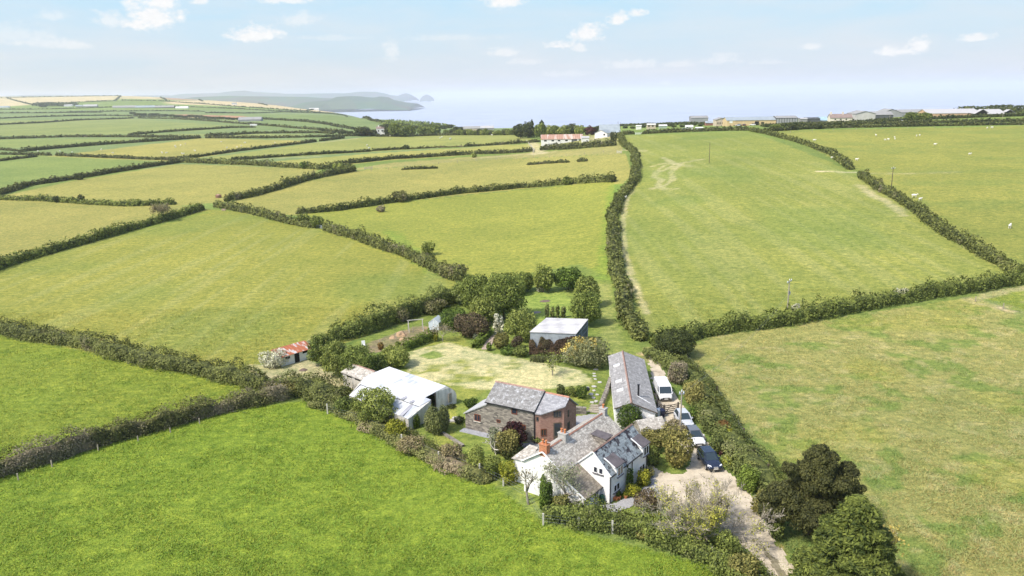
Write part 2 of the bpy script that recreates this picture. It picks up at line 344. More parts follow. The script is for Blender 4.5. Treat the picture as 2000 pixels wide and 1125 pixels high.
def ground_colour(X,Y,Z):
    n=len(X); P=np.stack([X,Y,Z*0],1); px,py=project(np.where(Y<46,X*46/np.maximum(Y,30),X),np.maximum(Y,46),Z); px=np.nan_to_num(px,nan=-1e5); py=np.nan_to_num(py,nan=1e5)
    C=np.tile(np.array((.17,.23,.06)),(n,1)); 
    C[:]=C*(.85+.3*vn(P,120,7))[:,None]
    for poly,c in FIELDS: C[inpoly(px,py,poly)]=np.array(c)*(1.10,.975,1.)
    m=inpoly(px,py,GARD); C[m]=(.18,.23,.055)
    m=inpoly(px,py,PADD); C[m]=(.23,.30,.07)
    m=inpoly(px,py,LAWNP); C[m]=LAWN
    def blend(m,c): 
        m=np.clip(m,0,1)[:,None]; C[:]=C*(1-m)+np.array(c)*m
    near=(Y<700)&(np.abs(X)<500)
    # straw-dry part of the lawn
    q=inpoly(px,py,[(790,690),(870,668),(960,690),(1130,722),(1165,750),(1010,765),(900,757),(850,745),(800,740)])
    blend(q*.85*sstep(.16,.44,vn(P,4.5,11)*.6+vn(P,1.2,12)*.4)*.9,STRAW)
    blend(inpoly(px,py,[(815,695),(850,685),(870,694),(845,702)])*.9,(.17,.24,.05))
    # worn ground, tracks
    def track(pts,wd,c,s=1.,edge=.5,sc_=2.):
        w_=W(pts); d=segdist(X,Y,w_)+(vn(P,sc_,21)-.5)*wd*1.2; blend((1-sstep(wd*.5,wd*.5+edge+wd*.3,d))*s*(.55+.6*vn(P,sc_*.6,22)),c)
    track([(1225,385),(1216,430),(1220,490),(1234,545),(1250,580),(1263,612)],.7,TAN,.8,.6)
    track([(1235,300),(1246,330),(1230,380)],1.2,TAN,.35,1.)
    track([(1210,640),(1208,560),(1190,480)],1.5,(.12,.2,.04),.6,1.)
    for t in ([(1372,311),(1330,318),(1300,322),(1285,332),(1278,345),(1292,352),(1285,362),(1300,370),(1322,368)],[(1330,320),(1310,335),(1315,350),(1300,362),(1275,368)],[(1295,308),(1320,320),(1290,336)],[(1350,325),(1300,318),(1270,326)]): track(t,1.2,TAN,.62,1.,5.)
    track([(1598,334),(1668,337)],1.3,(.62,.55,.4),.9,1.); track([(1690,339),(1760,339),(1870,336)],1.4,TAN,.45,1.)
    track([(1683,362),(1700,378),(1738,398),(1765,420)],1.6,TAN,.75,1.); track([(1890,480),(1950,515)],1.2,TAN,.3,1.)
    track([(1902,586),(1950,600),(2010,620)],1.8,(.5,.4,.3),.8,.8); track([(1904,585),(1950,572),(2000,562)],1.,(.5,.42,.3),.5,.8)
    track([(1215,293),(1262,295)],1.5,TAN,.7,1.); track([(1055,300),(1045,290),(1040,278)],4,TAN,.8,2.); track([(930,309),(1000,303),(1080,297)],2.5,TAN,.5,2.)
    track([(1195,275),(1150,280),(1090,287)],4,TAN,.5,2.); track([(1190,262),(1180,268)],14,(.5,.42,.32),.7,4.)
    track([(620,279),(650,276),(700,270)],3,TAN,.5,2.); track([(470,314),(560,308),(620,306)],4,TAN,.35,2.);track([(1000,281),(870,292)],4,TAN,.3,2.)
    track([(1262,690),(1300,720),(1310,735)],1.6,(.42,.33,.22),.8,.6)
    track([(1190,690),(1192,640),(1185,590),(1178,560)],2.,(.30,.31,.12),.5,1.)
    track([(760,452),(860,540)],2.4,(.15,.25,.04),.6,1.5); track([(60,497),(337,432),(400,415)],2.2,(.19,.27,.05),.6,1.5); track([(1200,362),(1190,470),(1180,540)],2.4,(.17,.27,.04),.6,1.5)
    # yard of worn straw-coloured ground before the stable
    q=inpoly(px,py,[(485,712),(520,712),(600,700),(640,722),(712,765),(690,790),(640,765),(560,742),(490,735)]); blend(q*(.55+.5*vn(P,1.6,31)),(.44,.39,.25))
    q=inpoly(px,py,[(712,672),(760,655),(815,636),(855,640),(850,655),(790,683),(720,690)]); blend(q*(.5+.6*vn(P,1.5,33)),(.26,.20,.14))
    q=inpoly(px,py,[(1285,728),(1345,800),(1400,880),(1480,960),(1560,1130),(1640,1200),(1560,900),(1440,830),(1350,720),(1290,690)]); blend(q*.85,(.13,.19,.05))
    q=inpoly(px,py,FIELDS[17][0])
    blend(q*sstep(.57,.70,vn(P,4.5,61)*.6+vn(P,1.6,62)*.4)*.75,(.15,.22,.05)); blend(q*sstep(.62,.74,vn(P,2.2,63)*.6+vn(P,.9,64)*.4)*.5,(.36,.33,.16)); blend(q*sstep(.62,.8,vn(P,11,65))*.4,(.27,.28,.06))
    q=inpoly(px,py,FIELDS[15][0])|inpoly(px,py,FIELDS[13][0]); blend(q*sstep(.52,.75,vn(P*[.55,.022,0],1,66))*.35,(.30,.31,.12)); blend(q*sstep(.55,.8,vn(P,28,67))*.35,(.14,.21,.05))
    q=inpoly(px,py,FIELDS[16][0]); blend(q*sstep(.5,.7,vn(P*[.25,1,0],9,68)*.6+vn(P,3,69)*.4)*.5,(.17,.22,.055))
    q=inpoly(px,py,FIELDS[20][0])|inpoly(px,py,FIELDS[19][0]); blend(q*sstep(.50,.75,vn(P*[.6,1,0],9,70))*.25,(.20,.27,.035)); blend(q*sstep(.66,.78,vn(P,1.8,71)*.6+vn(P,.8,72)*.4)*.4,(.08,.15,.014))
    # hedge feet: ranker, darker growth on either side
    return C
def axis(core0,core1,step,g,lim0,lim1):
    a=list(np.arange(core0,core1+1e-6,step)); s=step; x=a[-1]
    while x<lim1: s*=1+g; x+=s; a.append(x)
    s=step; x=a[0]; b=[]
    while x>lim0: s*=1+g; x-=s; b.append(x)
    return np.array(b[::-1]+a)
def grid_mesh(name,xs,ys,zf,mat,colf,clip=None):
    XX,YY=np.meshgrid(xs,ys); ZZ=zf(XX,YY); V=np.stack([XX.ravel(),YY.ravel(),ZZ.ravel()],1)
    nx=len(xs); ny=len(ys); i=(np.arange(ny-1)[:,None]*nx+np.arange(nx-1)[None,:]).ravel()
    F=np.stack([i,i+1,i+nx+1,i+nx],1)
    if clip is not None:
        k=clip(V[F].mean(1)); F=F[k]; u,inv=np.unique(F,return_inverse=True); V=V[u]; F=inv.reshape(F.shape)
    col=colf(V[:,0],V[:,1],V[:,2]) if colf else None
    return npmesh(name,V,F,mat,col,smooth=True)
m,nt,b=newmat('pasture',.9,.15); a=nd(nt,'ShaderNodeAttribute',attribute_name='Col').outputs['Color']; p=geo(nt)
big=noise(nt,p,.018,5,.6); mid=noise(nt,p,.12,5,.65,.5); fine=noise(nt,p,.9,6,.75,.4); vf=noise(nt,p,4.5,4,.7)
mp=nd(nt,'ShaderNodeMapping'); nt.links.new(p,mp.inputs[0]); mp.inputs['Rotation'].default_value=(0,0,.5); mp.inputs['Scale'].default_value=(.35,1.5,1)
strk=noise(nt,mp.outputs[0],.8,5,.7,.8)
c=mixc(nt,.55,a,ramp(nt,big,[(.3,(.36,.40,.36)),(.7,(.68,.62,.60))]),'OVERLAY')
c=mixc(nt,.6,c,ramp(nt,mid,[(.28,(.40,.44,.40)),(.5,(.5,.5,.5)),(.75,(.60,.55,.55))]),'OVERLAY')
c=mixc(nt,1.,c,ramp(nt,fine,[(.30,(.24,.30,.24)),(.5,(.5,.5,.5)),(.70,(.78,.70,.68))]),'OVERLAY')
c=mixc(nt,.75,c,ramp(nt,strk,[(.28,(.34,.38,.34)),(.5,(.5,.5,.5)),(.72,(.66,.62,.6))]),'OVERLAY')
c=mixc(nt,.8,c,ramp(nt,vf,[(.28,(.22,.26,.22)),(.72,(.80,.76,.72))]),'OVERLAY')
nt.links.new(c,b.inputs['Base Color']); bump(nt,b,mth(nt,'ADD',mth(nt,'MULTIPLY',fine,.8),mth(nt,'ADD',strk,mth(nt,'MULTIPLY',vf,.25))),.8,.35)
M_PAST=m
xs=axis(-62,62,.6,.02,-3800,3800); ys=axis(58,142,.6,.0125,-60,7200)
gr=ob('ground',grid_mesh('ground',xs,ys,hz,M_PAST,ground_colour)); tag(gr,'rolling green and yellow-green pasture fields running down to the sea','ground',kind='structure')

# sea
m,nt,b=newmat('sea',.5,.6); p=geo(nt); n=noise(nt,p,.004,5,.6,.5); nt.links.new(ramp(nt,n,[(.3,(.33,.37,.48)),(.7,(.42,.46,.56))]),b.inputs['Base Color'])  # pale base colour stands in for sky reflected off the water
bump(nt,b,mth(nt,'ADD',noise(nt,p,.03,5,.7),noise(nt,p,.3,3,.6)),1.,1.4)
me=npmesh('sea',[(-52000,200,-90),(52000,200,-90),(52000,52000,-90),(-52000,52000,-90)],[(0,1,2,3)],m)
tag(ob('sea',me),'pale blue sea reaching the horizon beyond the cliffs','sea',kind='structure')

# far land
def farland(name,prof,D,T,col,label,seed,rough=10,kind='structure',cat='headland'):
    """prof: skyline in pixels; a solid mass T metres deep standing in the sea at distance D"""
    pts=[]; 
    for (x0,y0),(x1,y1) in zip(prof[:-1],prof[1:]):
        k=max(2,int(abs(x1-x0)/1.5)); 
        for i in range(k): t=i/k; pts.append((x0+(x1-x0)*t,y0+(y1-y0)*t))
    pts.append(prof[-1]); V=[]; nv=15
    for j in range(nv):
        t=j/(nv-1); d=D+(t-.55)*T; hh=max(0,math.sin(math.pi*min(1,max(0,(t*.95+.02))))**.62)
        for x,y in pts:
            q=pdir(x,y); zt=ZC+q[2]/q[1]*D; X=q[0]/q[1]*D; V.append((X,d,-92+(zt+92)*hh))
    V=np.array(V); nz=vn(V*[1,1,0],260,seed)-.5; e=np.clip((V[:,2]+92)/60,0,1); V[:,2]+=nz*rough*e; V[:,1]+=(vn(V*[1,0,1],300,seed+1)-.5)*T*.25
    V[:,2]=np.minimum(V[:,2],np.inf)
    n=len(pts); i=(np.arange(nv-1)[:,None]*n+np.arange(n-1)[None,:]).ravel(); F=np.stack([i,i+1,i+n+1,i+n],1)
    m,nt,b=newmat(name,.95,.1); p=geo(nt)
    vor=nd(nt,'ShaderNodeTexVoronoi'); vor.inputs['Scale'].default_value=.0035; nt.links.new(p,vor.inputs['Vector'])
    c=mixc(nt,.3,tuple(x*.6 for x in col),vor.outputs['Color'],'SOFT_LIGHT'); nrm=nd(nt,'ShaderNodeNewGeometry').outputs['Normal']; s=nd(nt,'ShaderNodeSeparateXYZ'); nt.links.new(nrm,s.inputs[0])
    st=mth(nt,'MULTIPLY_ADD',s.outputs[2],-3.,2.2,clamp=True); c=mixc(nt,st,c,(.13,.12,.10)); nt.links.new(c,b.inputs['Base Color'])
    return tag(ob(name,npmesh(name,V,F,m,smooth=False)),label,cat,kind=kind)
farland('headland',[(560,215),(600,200),(650,196),(662,190),(680,188.5),(700,187.5),(715,189),(730,190),(740,187.5),(752,189),(762,194),(775,197),(787,199.5),(800,201),(810,202),(815,206),(817,210)],7600,1300,(.10,.15,.06),'nearer blue-green headland ending in a low blunt point in the sea',41,14)
farland('headland',[(520,186),(560,184),(615,182.5),(670,182),(700,179.5),(737,179.5),(750,182),(762,186),(775,187),(784,186.5),(788,183.5),(794,182),(799,184),(804,187),(806,190)],14500,2500,(.11,.15,.08),'farther pale blue headland with a small knob at its tip',43,14)
farland('island',[(823,190.5),(826,187.5),(830,185.5),(834,184.2),(838,186),(842,188),(845,190.5)],15000,700,(.11,.14,.09),'small peaked island standing alone in the sea',45,4,cat='island')
farland('hills',[(-260,192),(-100,189),(0,188),(60,186),(150,186),(250,187),(340,185.5),(380,183.5),(430,180),(478,177.5),(520,181),(560,183),(620,184),(640,190)],15000,2600,(.13,.16,.10),'faint blue hills along the horizon at the left',47,20,cat='hills')
farland('coast_plain',[(330,198),(380,190),(450,187),(520,188),(600,189),(650,192),(690,198),(716,209)],8800,1600,(.12,.17,.09),'blue-green lowland behind the pale sloping fields',49,4,cat='hills')

# haze: one even body of air
me=npmesh('haze',[(x,y,z) for z in (-93,150) for (x,y) in ((-53000,-300),(53000,-300),(53000,53000),(-53000,53000))],[(3,2,1,0),(4,5,6,7),(0,1,5,4),(1,2,6,5),(2,3,7,6),(3,0,4,7)],[])
m=bpy.data.materials.new('haze'); m.use_nodes=True; nt=m.node_tree; nt.nodes.remove(nt.nodes['Principled BSDF'])
pv=nd(nt,'ShaderNodeVolumePrincipled'); pv.inputs['Color'].default_value=(.92,.95,1,1); pv.inputs['Density'].default_value=HAZE; pv.inputs['Anisotropy'].default_value=.25
nt.links.new(pv.outputs[0],[n for n in nt.nodes if n.type=='OUTPUT_MATERIAL'][0].inputs['Volume']); me.materials.append(m)
if HAZE: tag(ob('haze',me),'thin pale haze softening the far coast and horizon','haze',kind='stuff')
else: bpy.data.meshes.remove(me)
# ---------------------------------------------------------------- foliage
m,nt,b=newmat('foliage',.7,.25); a=nd(nt,'ShaderNodeAttribute',attribute_name='Col').outputs['Color']; nt.links.new(a,b.inputs['Base Color'])
tr=nd(nt,'ShaderNodeBsdfTranslucent'); nt.links.new(mixc(nt,1.,a,(1.,1.,.7),'MULTIPLY'),tr.inputs['Color']); ms=nd(nt,'ShaderNodeMixShader'); ms.inputs[0].default_value=.25
nt.links.new(b.outputs[0],ms.inputs[1]); nt.links.new(tr.outputs[0],ms.inputs[2]); nt.links.new(ms.outputs[0],[n for n in nt.nodes if n.type=='OUTPUT_MATERIAL'][0].inputs['Surface'])
M_LEAF=m
M_BARK=plain('bark',(.13,.10,.075),.9,.35,6,bmp=.03); M_PALEBARK=plain('pale_bark',(.30,.27,.22),.9,.3,6,bmp=.02)
rng=np.random.default_rng(5)
# palettes: dark leaf, light leaf, odd tint, share of odd tint
PAL_={'bramble':((.10,.13,.04),(.30,.31,.13),(.36,.28,.19),.42),'hedge':((.07,.092,.028),(.235,.26,.09),(.27,.23,.15),.26),'hedgegreen':((.06,.09,.022),(.25,.30,.085),(.22,.20,.11),.14),
'hedgedark':((.05,.066,.026),(.15,.165,.065),(.16,.14,.09),.25),'hedgebrown':((.09,.10,.038),(.26,.265,.11),(.29,.24,.17),.42),'clipped':((.09,.15,.025),(.20,.27,.055),(.2,.2,.05),.1),
'tree':((.06,.10,.022),(.27,.33,.09),(.30,.33,.14),.22),'lighttree':((.10,.145,.03),(.38,.43,.13),(.40,.41,.19),.22),'dark':((.03,.046,.018),(.10,.125,.04),(.09,.085,.03),.2),
'deep':((.04,.08,.014),(.16,.24,.045),(.2,.25,.06),.2),'brown':((.07,.055,.036),(.20,.155,.105),(.10,.11,.04),.3),'purple':((.035,.012,.016),(.12,.035,.045),(.16,.06,.06),.2),
'yellow':((.16,.19,.02),(.42,.42,.05),(.3,.33,.05),.3),'olive':((.12,.125,.035),(.34,.31,.12),(.19,.20,.06),.35),'silver':((.14,.17,.11),(.36,.39,.29),(.3,.33,.2),.3),
'blossom':((.50,.50,.42),(.80,.80,.74),(.12,.16,.05),.25),'golden':((.50,.38,.10),(.72,.60,.22),(.25,.26,.08),.3),'viburnum':((.10,.12,.05),(.34,.35,.20),(.48,.48,.30),.35),
'sparse':((.34,.35,.06),(.56,.56,.14),(.33,.29,.15),.4),'pine':((.026,.036,.012),(.13,.135,.052),(.13,.10,.055),.3),'cypress':((.035,.065,.014),(.20,.24,.06),(.24,.25,.06),.25),
'willow':((.10,.13,.04),(.27,.30,.13),(.3,.3,.16),.3),'vine':((.06,.04,.03),(.19,.13,.095),(.09,.10,.04),.2),'grassy':((.08,.115,.03),(.24,.275,.10),(.36,.34,.17),.25),'bare':((.2,.17,.11),(.36,.31,.22),(.25,.26,.12),.3),
'rust':((.22,.12,.04),(.42,.25,.09),(.2,.2,.06),.3),'far':((.040,.058,.024),(.11,.13,.05),(.12,.11,.06),.2),'wheat':((.2,.17,.1),(.4,.34,.22),(.2,.22,.08),.3)}
def leafcol(P,pal,seed,nr=None):
    d,l,o,so=[np.array(q) if i<3 else q for i,q in enumerate(PAL_[pal])]
    v=.30*vn(P,.8,seed)+.20*vn(P,3.7,seed+1)+.12*vn(P,9.,seed+7)+.45*rng.random(len(P)); v=(np.clip((v-.22)/.60,0,1)**1.25)[:,None]; l=l*np.array([1.14,1.10,.84]); d=d*.62
    c=d*(1-v)+l*v; k=sstep(1-so-.12,1-so+.12,.45*vn(P,2.4,seed+2)+.38*vn(P,8,seed+8)+.17*rng.random(len(P)))[:,None]*.85
    return c*(1-k)+o*(.7+.6*rng.random((len(P),1)))*k
def quads(P,N,size,aspect=1.6,up=0.):
    """leaf-clump quads at P facing roughly N"""
    n=len(P); N=N+rng.normal(0,.55,(n,3)); N/=np.linalg.norm(N,axis=1)[:,None]+1e-9
    T=rng.normal(0,1,(n,3))+np.array([0,0,up]); T-=N*(T*N).sum(1)[:,None]; T/=np.linalg.norm(T,axis=1)[:,None]+1e-9
    B=np.cross(N,T); s=(size*(.6+.8*rng.random(n)))[:,None] if np.ndim(size) else size*(.6+.8*rng.random(n))[:,None]
    T=T*s*.5*aspect**.5; B=B*s*.5/aspect**.5
    V=np.stack([P-T*.9,P+B*1.,P+T*1.1,P-B*1.],1).reshape(-1,3); F=np.arange(4*n).reshape(n,4); return V,F
def leafmesh(name,P,N,size,pal,seed,aspect=1.5,extra=None,up=0.,off=(0,0,0),mixpal=None):
    C=leafcol(P+np.array(off),pal,seed)
    if mixpal is not None:
        k=mixpal[1](P); C2=leafcol(P,mixpal[0],seed+9); C=np.where(k[:,None],C2,C)
    V,F=quads(P,N,size,aspect,up)
    if extra is not None:
        V2,F2,C2=extra; F=np.concatenate([F,F2+len(V)]); V=np.concatenate([V,V2]); C=np.concatenate([C,C2])
    return npmesh(name,V,F,M_LEAF,C)
def resample(pts,step):
    pts=np.array(pts,float); L=np.concatenate([[0],np.cumsum(np.hypot(*(np.diff(pts[:,:2],axis=0)).T))]); n=max(2,int(L[-1]/step)+1)
    # smooth the corners a little
    s=np.linspace(0,L[-1],n); return np.stack([np.interp(s,L,pts[:,k]) for k in range(2)],1),s
def hedge(px,h,w,pal='hedge',label=None,seed=1,group='hedgerows between the fields',rag=.35,dens=1.,name='hedge',cat='hedge',world=False,kind=None,flat=False):
    pts=np.array([G(*p) for p in px]) if not world else np.array(px,float)
    D=float(np.mean(pts[:,1])); step=max(.5,D*.003); C0,s=resample(pts,step)
    n=len(C0); tg=np.gradient(C0,axis=0); tg/=np.linalg.norm(tg,axis=1)[:,None]; nr=np.stack([-tg[:,1],tg[:,0]],1)
    s3=np.stack([s,s*0,s*0],1)
    wig=(vn(s3,14,seed)-.5)*w*.5; C0=C0+nr*wig[:,None]
    hs=h*(1-rag*.55+rag*(vn(s3,max(1.8,D*.010),seed+1)*.7+vn(s3,9+D*.02,seed+2)*.6)+.45*rag*sstep(.72,.95,vn(s3,max(3.,D*.014),seed+12))); ws=w*(.8+.4*vn(s3,7,seed+3))
    if not flat:
        e=np.minimum(s,s[-1]-s); k=np.clip(e/(.8*w),0,1)**.5; hs=hs*(.35+.65*k); ws=ws*(.3+.7*k)
    z0=hz(C0[:,0],C0[:,1])
    # core
    na=9; an=np.linspace(0,math.pi,na); ca=np.sign(np.cos(an))*np.abs(np.cos(an))**.55; sa=np.sin(an)**.6
    X=C0[:,None,:]+nr[:,None,:]*(ca[None,:,None]*ws[:,None,None]*.31); Zc=z0[:,None]-.25+sa[None,:]*(hs[:,None]*.76+.25)
    V=np.concatenate([X,Zc[:,:,None]],2).reshape(-1,3); V+= (np.stack([vn(V,1.3,seed+5),vn(V,1.3,seed+6),vn(V,1.3,seed+7)],1)-.5)*.5*min(1,h/2)
    i=(np.arange(n-1)[:,None]*na+np.arange(na-1)[None,:]).ravel(); F=np.stack([i,i+1,i+na+1,i+na],1)
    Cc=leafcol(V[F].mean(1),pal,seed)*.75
    # leaves
    L=s[-1]; leaf=max(.17,.0019*D)*1.05; area=L*(2*h+w); N=int(min(90000,area/leaf**2*1.8*dens))
    t=rng.random(N)*L; a=rng.random(N); a=math.pi*(a*.96+.02); sd0=rng.random(N)<.5; as_=np.arcsin(np.clip(rng.random(N)**(1/.6),0,1)); a=np.where(sd0,np.where(rng.random(N)<.5,as_,math.pi-as_),a); ca=np.sign(np.cos(a))*np.abs(np.cos(a))**.55; sa=np.sin(a)**.6
    # share by arc length: more on the sides of tall hedges
    cx=np.interp(t,s,C0[:,0]); cy=np.interp(t,s,C0[:,1]); nx=np.interp(t,s,nr[:,0]); ny=np.interp(t,s,nr[:,1]); hh=np.interp(t,s,hs); ww=np.interp(t,s,ws)
    k=np.stack([t,a*3,a*0],1); pr=1+.32*(vn(k,1.3,seed+8)-.5)*2+rng.normal(0,.09,N)
    P=np.stack([cx+nx*ca*ww*.5*pr,cy+ny*ca*ww*.5*pr,0*cx],1); P[:,2]=hz(P[:,0],P[:,1])*0+np.interp(t,s,z0)+sa*hh*pr*.97+rng.random(N)*.1
    Nn=np.stack([nx*ca,ny*ca,sa+.25],1)
    # fringe of long grass along the foot
    M=int(min(25000,L*2*.6/leaf**2*.35)); t2=rng.random(M)*L; sd_=np.where(rng.random(M)<.5,-1.,1.); of=np.abs(rng.normal(0,.35,M)); 
    wx=np.interp(t2,s,ws)*.5+of; P2=np.stack([np.interp(t2,s,C0[:,0])+np.interp(t2,s,nr[:,0])*sd_*wx,np.interp(t2,s,C0[:,1])+np.interp(t2,s,nr[:,1])*sd_*wx,np.interp(t2,s,z0)+.1+rng.random(M)*.25*np.exp(-of)],1)
    N2=np.stack([np.zeros(M),np.zeros(M)-.3,np.ones(M)],1); Pg,Fg=quads(P2,N2,leaf*.9,2.2,1.); Cg=leafcol(P2,'grassy',seed+4)*np.array([.8,.95,.8])
    o=np.array([pts[0][0],pts[0][1],hz1(pts[0][0],pts[0][1])])
    ex_V=np.concatenate([V,Pg])-o; ex_F=np.concatenate([F,Fg+len(V)]); ex_C=np.concatenate([Cc,Cg])
    me=leafmesh(name,P-o,Nn,leaf,pal,seed,1.5,(ex_V,ex_F,ex_C),off=o)
    ob_=ob(name,me,loc=o); return tag(ob_,label,cat,group,kind)

def blobs_for(kind,W,H,seed):
    r=np.random.default_rng(seed); B=[]
    if kind in('bush','ball'):
        if kind=='ball': B=[(0,0,H*.5,W*.5,W*.5,H*.5)]
        else:
            B=[(0,0,H*.45,W*.36,W*.36,H*.45)]
            for i in range(9):
                a=i*2.4+r.random(); q=W*.24*(.6+.6*r.random()); B.append((math.cos(a)*q,math.sin(a)*q,H*(.28+.42*r.random()),W*(.20+.09*r.random()),W*(.20+.09*r.random()),H*(.26+.1*r.random())))
    elif kind in('broad','open'):
        B=[(0,0,H*.50,W*.33,W*.33,H*.38)]
        for i in range(24):
            u=-.80+1.75*(i+.5)/24; a=i*2.4+r.random()*.8; q=math.sqrt(max(0,1-min(1,abs(u))**2.))
            B.append((math.cos(a)*q*W*.32,math.sin(a)*q*W*.32,H*(.50+.37*u),W*(.13+.09*r.random()),W*(.13+.09*r.random()),H*(.10+.08*r.random())))
    elif kind=='upright':
        for i in range(11):
            a=i*2.4; q=.30*W*r.random()**.5; h=H*(.7+.3*r.random()-.5*q/W); B.append((math.cos(a)*q*1.1,math.sin(a)*q*1.1,h*.55,W*.13,W*.13,h*.5))
    elif kind=='cone':
        for i in range(26):
            t=i/26; a=i*2.4+r.random(); q=W*.36*(1-t)**.8; B.append((math.cos(a)*q,math.sin(a)*q,H*(.10+.82*t),W*(.19*(1-t)+.07),W*(.19*(1-t)+.07),H*(.075+.04*r.random())))
    elif kind=='pine':
        for i in range(44):
            u=-.6+1.6*(i+.5)/44; a=i*2.4+r.random()*1.2; q=math.sqrt(max(0,1-min(1,abs(u))**2))*(.85+.4*r.random())
            B.append((math.cos(a)*q*W*.36,math.sin(a)*q*W*.36,H*(.52+.36*u),W*(.075+.055*r.random()),W*(.075+.055*r.random()),H*(.05+.04*r.random())))
    return np.array(B)
def crown_pts(B,n,seed,fill=.2):
    r=np.random.default_rng(seed); A=(B[:,3]*B[:,4]*B[:,5])**(2/3.); k=r.choice(len(B),n,p=A/A.sum()); d=r.normal(0,1,(n,3)); d/=np.linalg.norm(d,axis=1)[:,None]
    Rr=1-np.abs(r.normal(0,.13,n))-(r.random(n)<fill)*r.random(n)*.4; Rr*=.72+.34*vn(d*3+k[:,None]*7.3,1,seed)+.30*vn(d*8+k[:,None]*3.1,1,seed+3)
    P=B[k,:3]+d*B[k,3:]*Rr[:,None]
    # leave out what lies deep inside the other clumps
    inside=np.zeros(n,bool)
    for j in range(len(B)):
        q=(((P-B[j,:3])/B[j,3:])**2).sum(1); inside|=(q<.5)&(k!=j)
    keep=~inside|(r.random(n)<.12); return P[keep],d[keep]
def limbs(B,H,r0,seed,n=6,kind='tree'):
    mb=MB(); r=np.random.default_rng(seed); top=(r.normal(0,.04)*H,r.normal(0,.04)*H,H*.5)
    mb.tube((0,0,-.3),(top[0]*.5,top[1]*.5,H*.25),r0,r0*.75,7); mb.tube((top[0]*.5,top[1]*.5,H*.25),top,r0*.75,r0*.4,7)
    for j in r.choice(len(B),min(n,len(B)),replace=False): 
        a=Vector((top[0]*.6,top[1]*.6,H*(.25+.15*r.random()))); b_=Vector(B[j,:3]); mb.tube(a,a+(b_-a)*.9,r0*.4,r0*.12,5)
    return mb
NT=[0]
def tree(name,loc,W,H,kind,pal,label,cat='tree',group=None,seed=None,leaf=None,dens=1.,mixpal=None,D=None,trunk=True,aspect=1.5,up=0.,bark=None):
    NT[0]+=1; seed=seed or 100+NT[0]*7; D=D or loc[1]; leaf=leaf or max(.17,.0019*D)
    root=empty(name,loc,random.Random(seed).random()*0,label,cat,group)
    B=blobs_for(kind,W,H,seed); area=4*math.pi*((W/2)**2*(H/2))**(2/3.)*1.5; n=int(np.clip(area/leaf**2*2.8*dens,60,70000))
    P,N=crown_pts(B,n,seed); P[:,2]=np.maximum(P[:,2],.02)
    C=leafmesh('crown' if cat=='tree' else 'foliage',P,N+np.array([0,0,.25]),leaf,pal,seed,aspect,up=up,mixpal=mixpal)
    ob('crown' if cat=='tree' else 'foliage',C,root)
    if trunk: limbs(B,H,max(.05,H*.022),seed,7).build('trunk' if cat=='tree' else 'stems',bark or M_BARK,root)
    return root
def box_px(x0,x1,yt,yb,kind_r=.35):
    """place for a plant that spans x0..x1, yt..yb in the photograph: base centre, width, height"""
    P=G((x0+x1)/2,yb); Wd=(x1-x0)*math.hypot(P[1],ZC)/F_PX*1.02; P=P+np.array([P[0]/P[1],1,0])*Wd*kind_r; P[2]=hz1(P[0],P[1]); Wd=(x1-x0)*math.hypot(P[1],ZC)/F_PX*1.02
    H=ztop(P+np.array([0,Wd*.15,0]),yt)-P[2]; return P,Wd,max(H,.3)
def veg(x0,x1,yt,yb,kind,pal,label,cat='shrub',name=None,**k):
    P,Wd,H=box_px(x0,x1,yt,yb,k.pop('kr',.35)); name=name or ('tree' if cat=='tree' else 'shrub'); return tree(name,P,Wd,H,kind,pal,label,cat,**k)
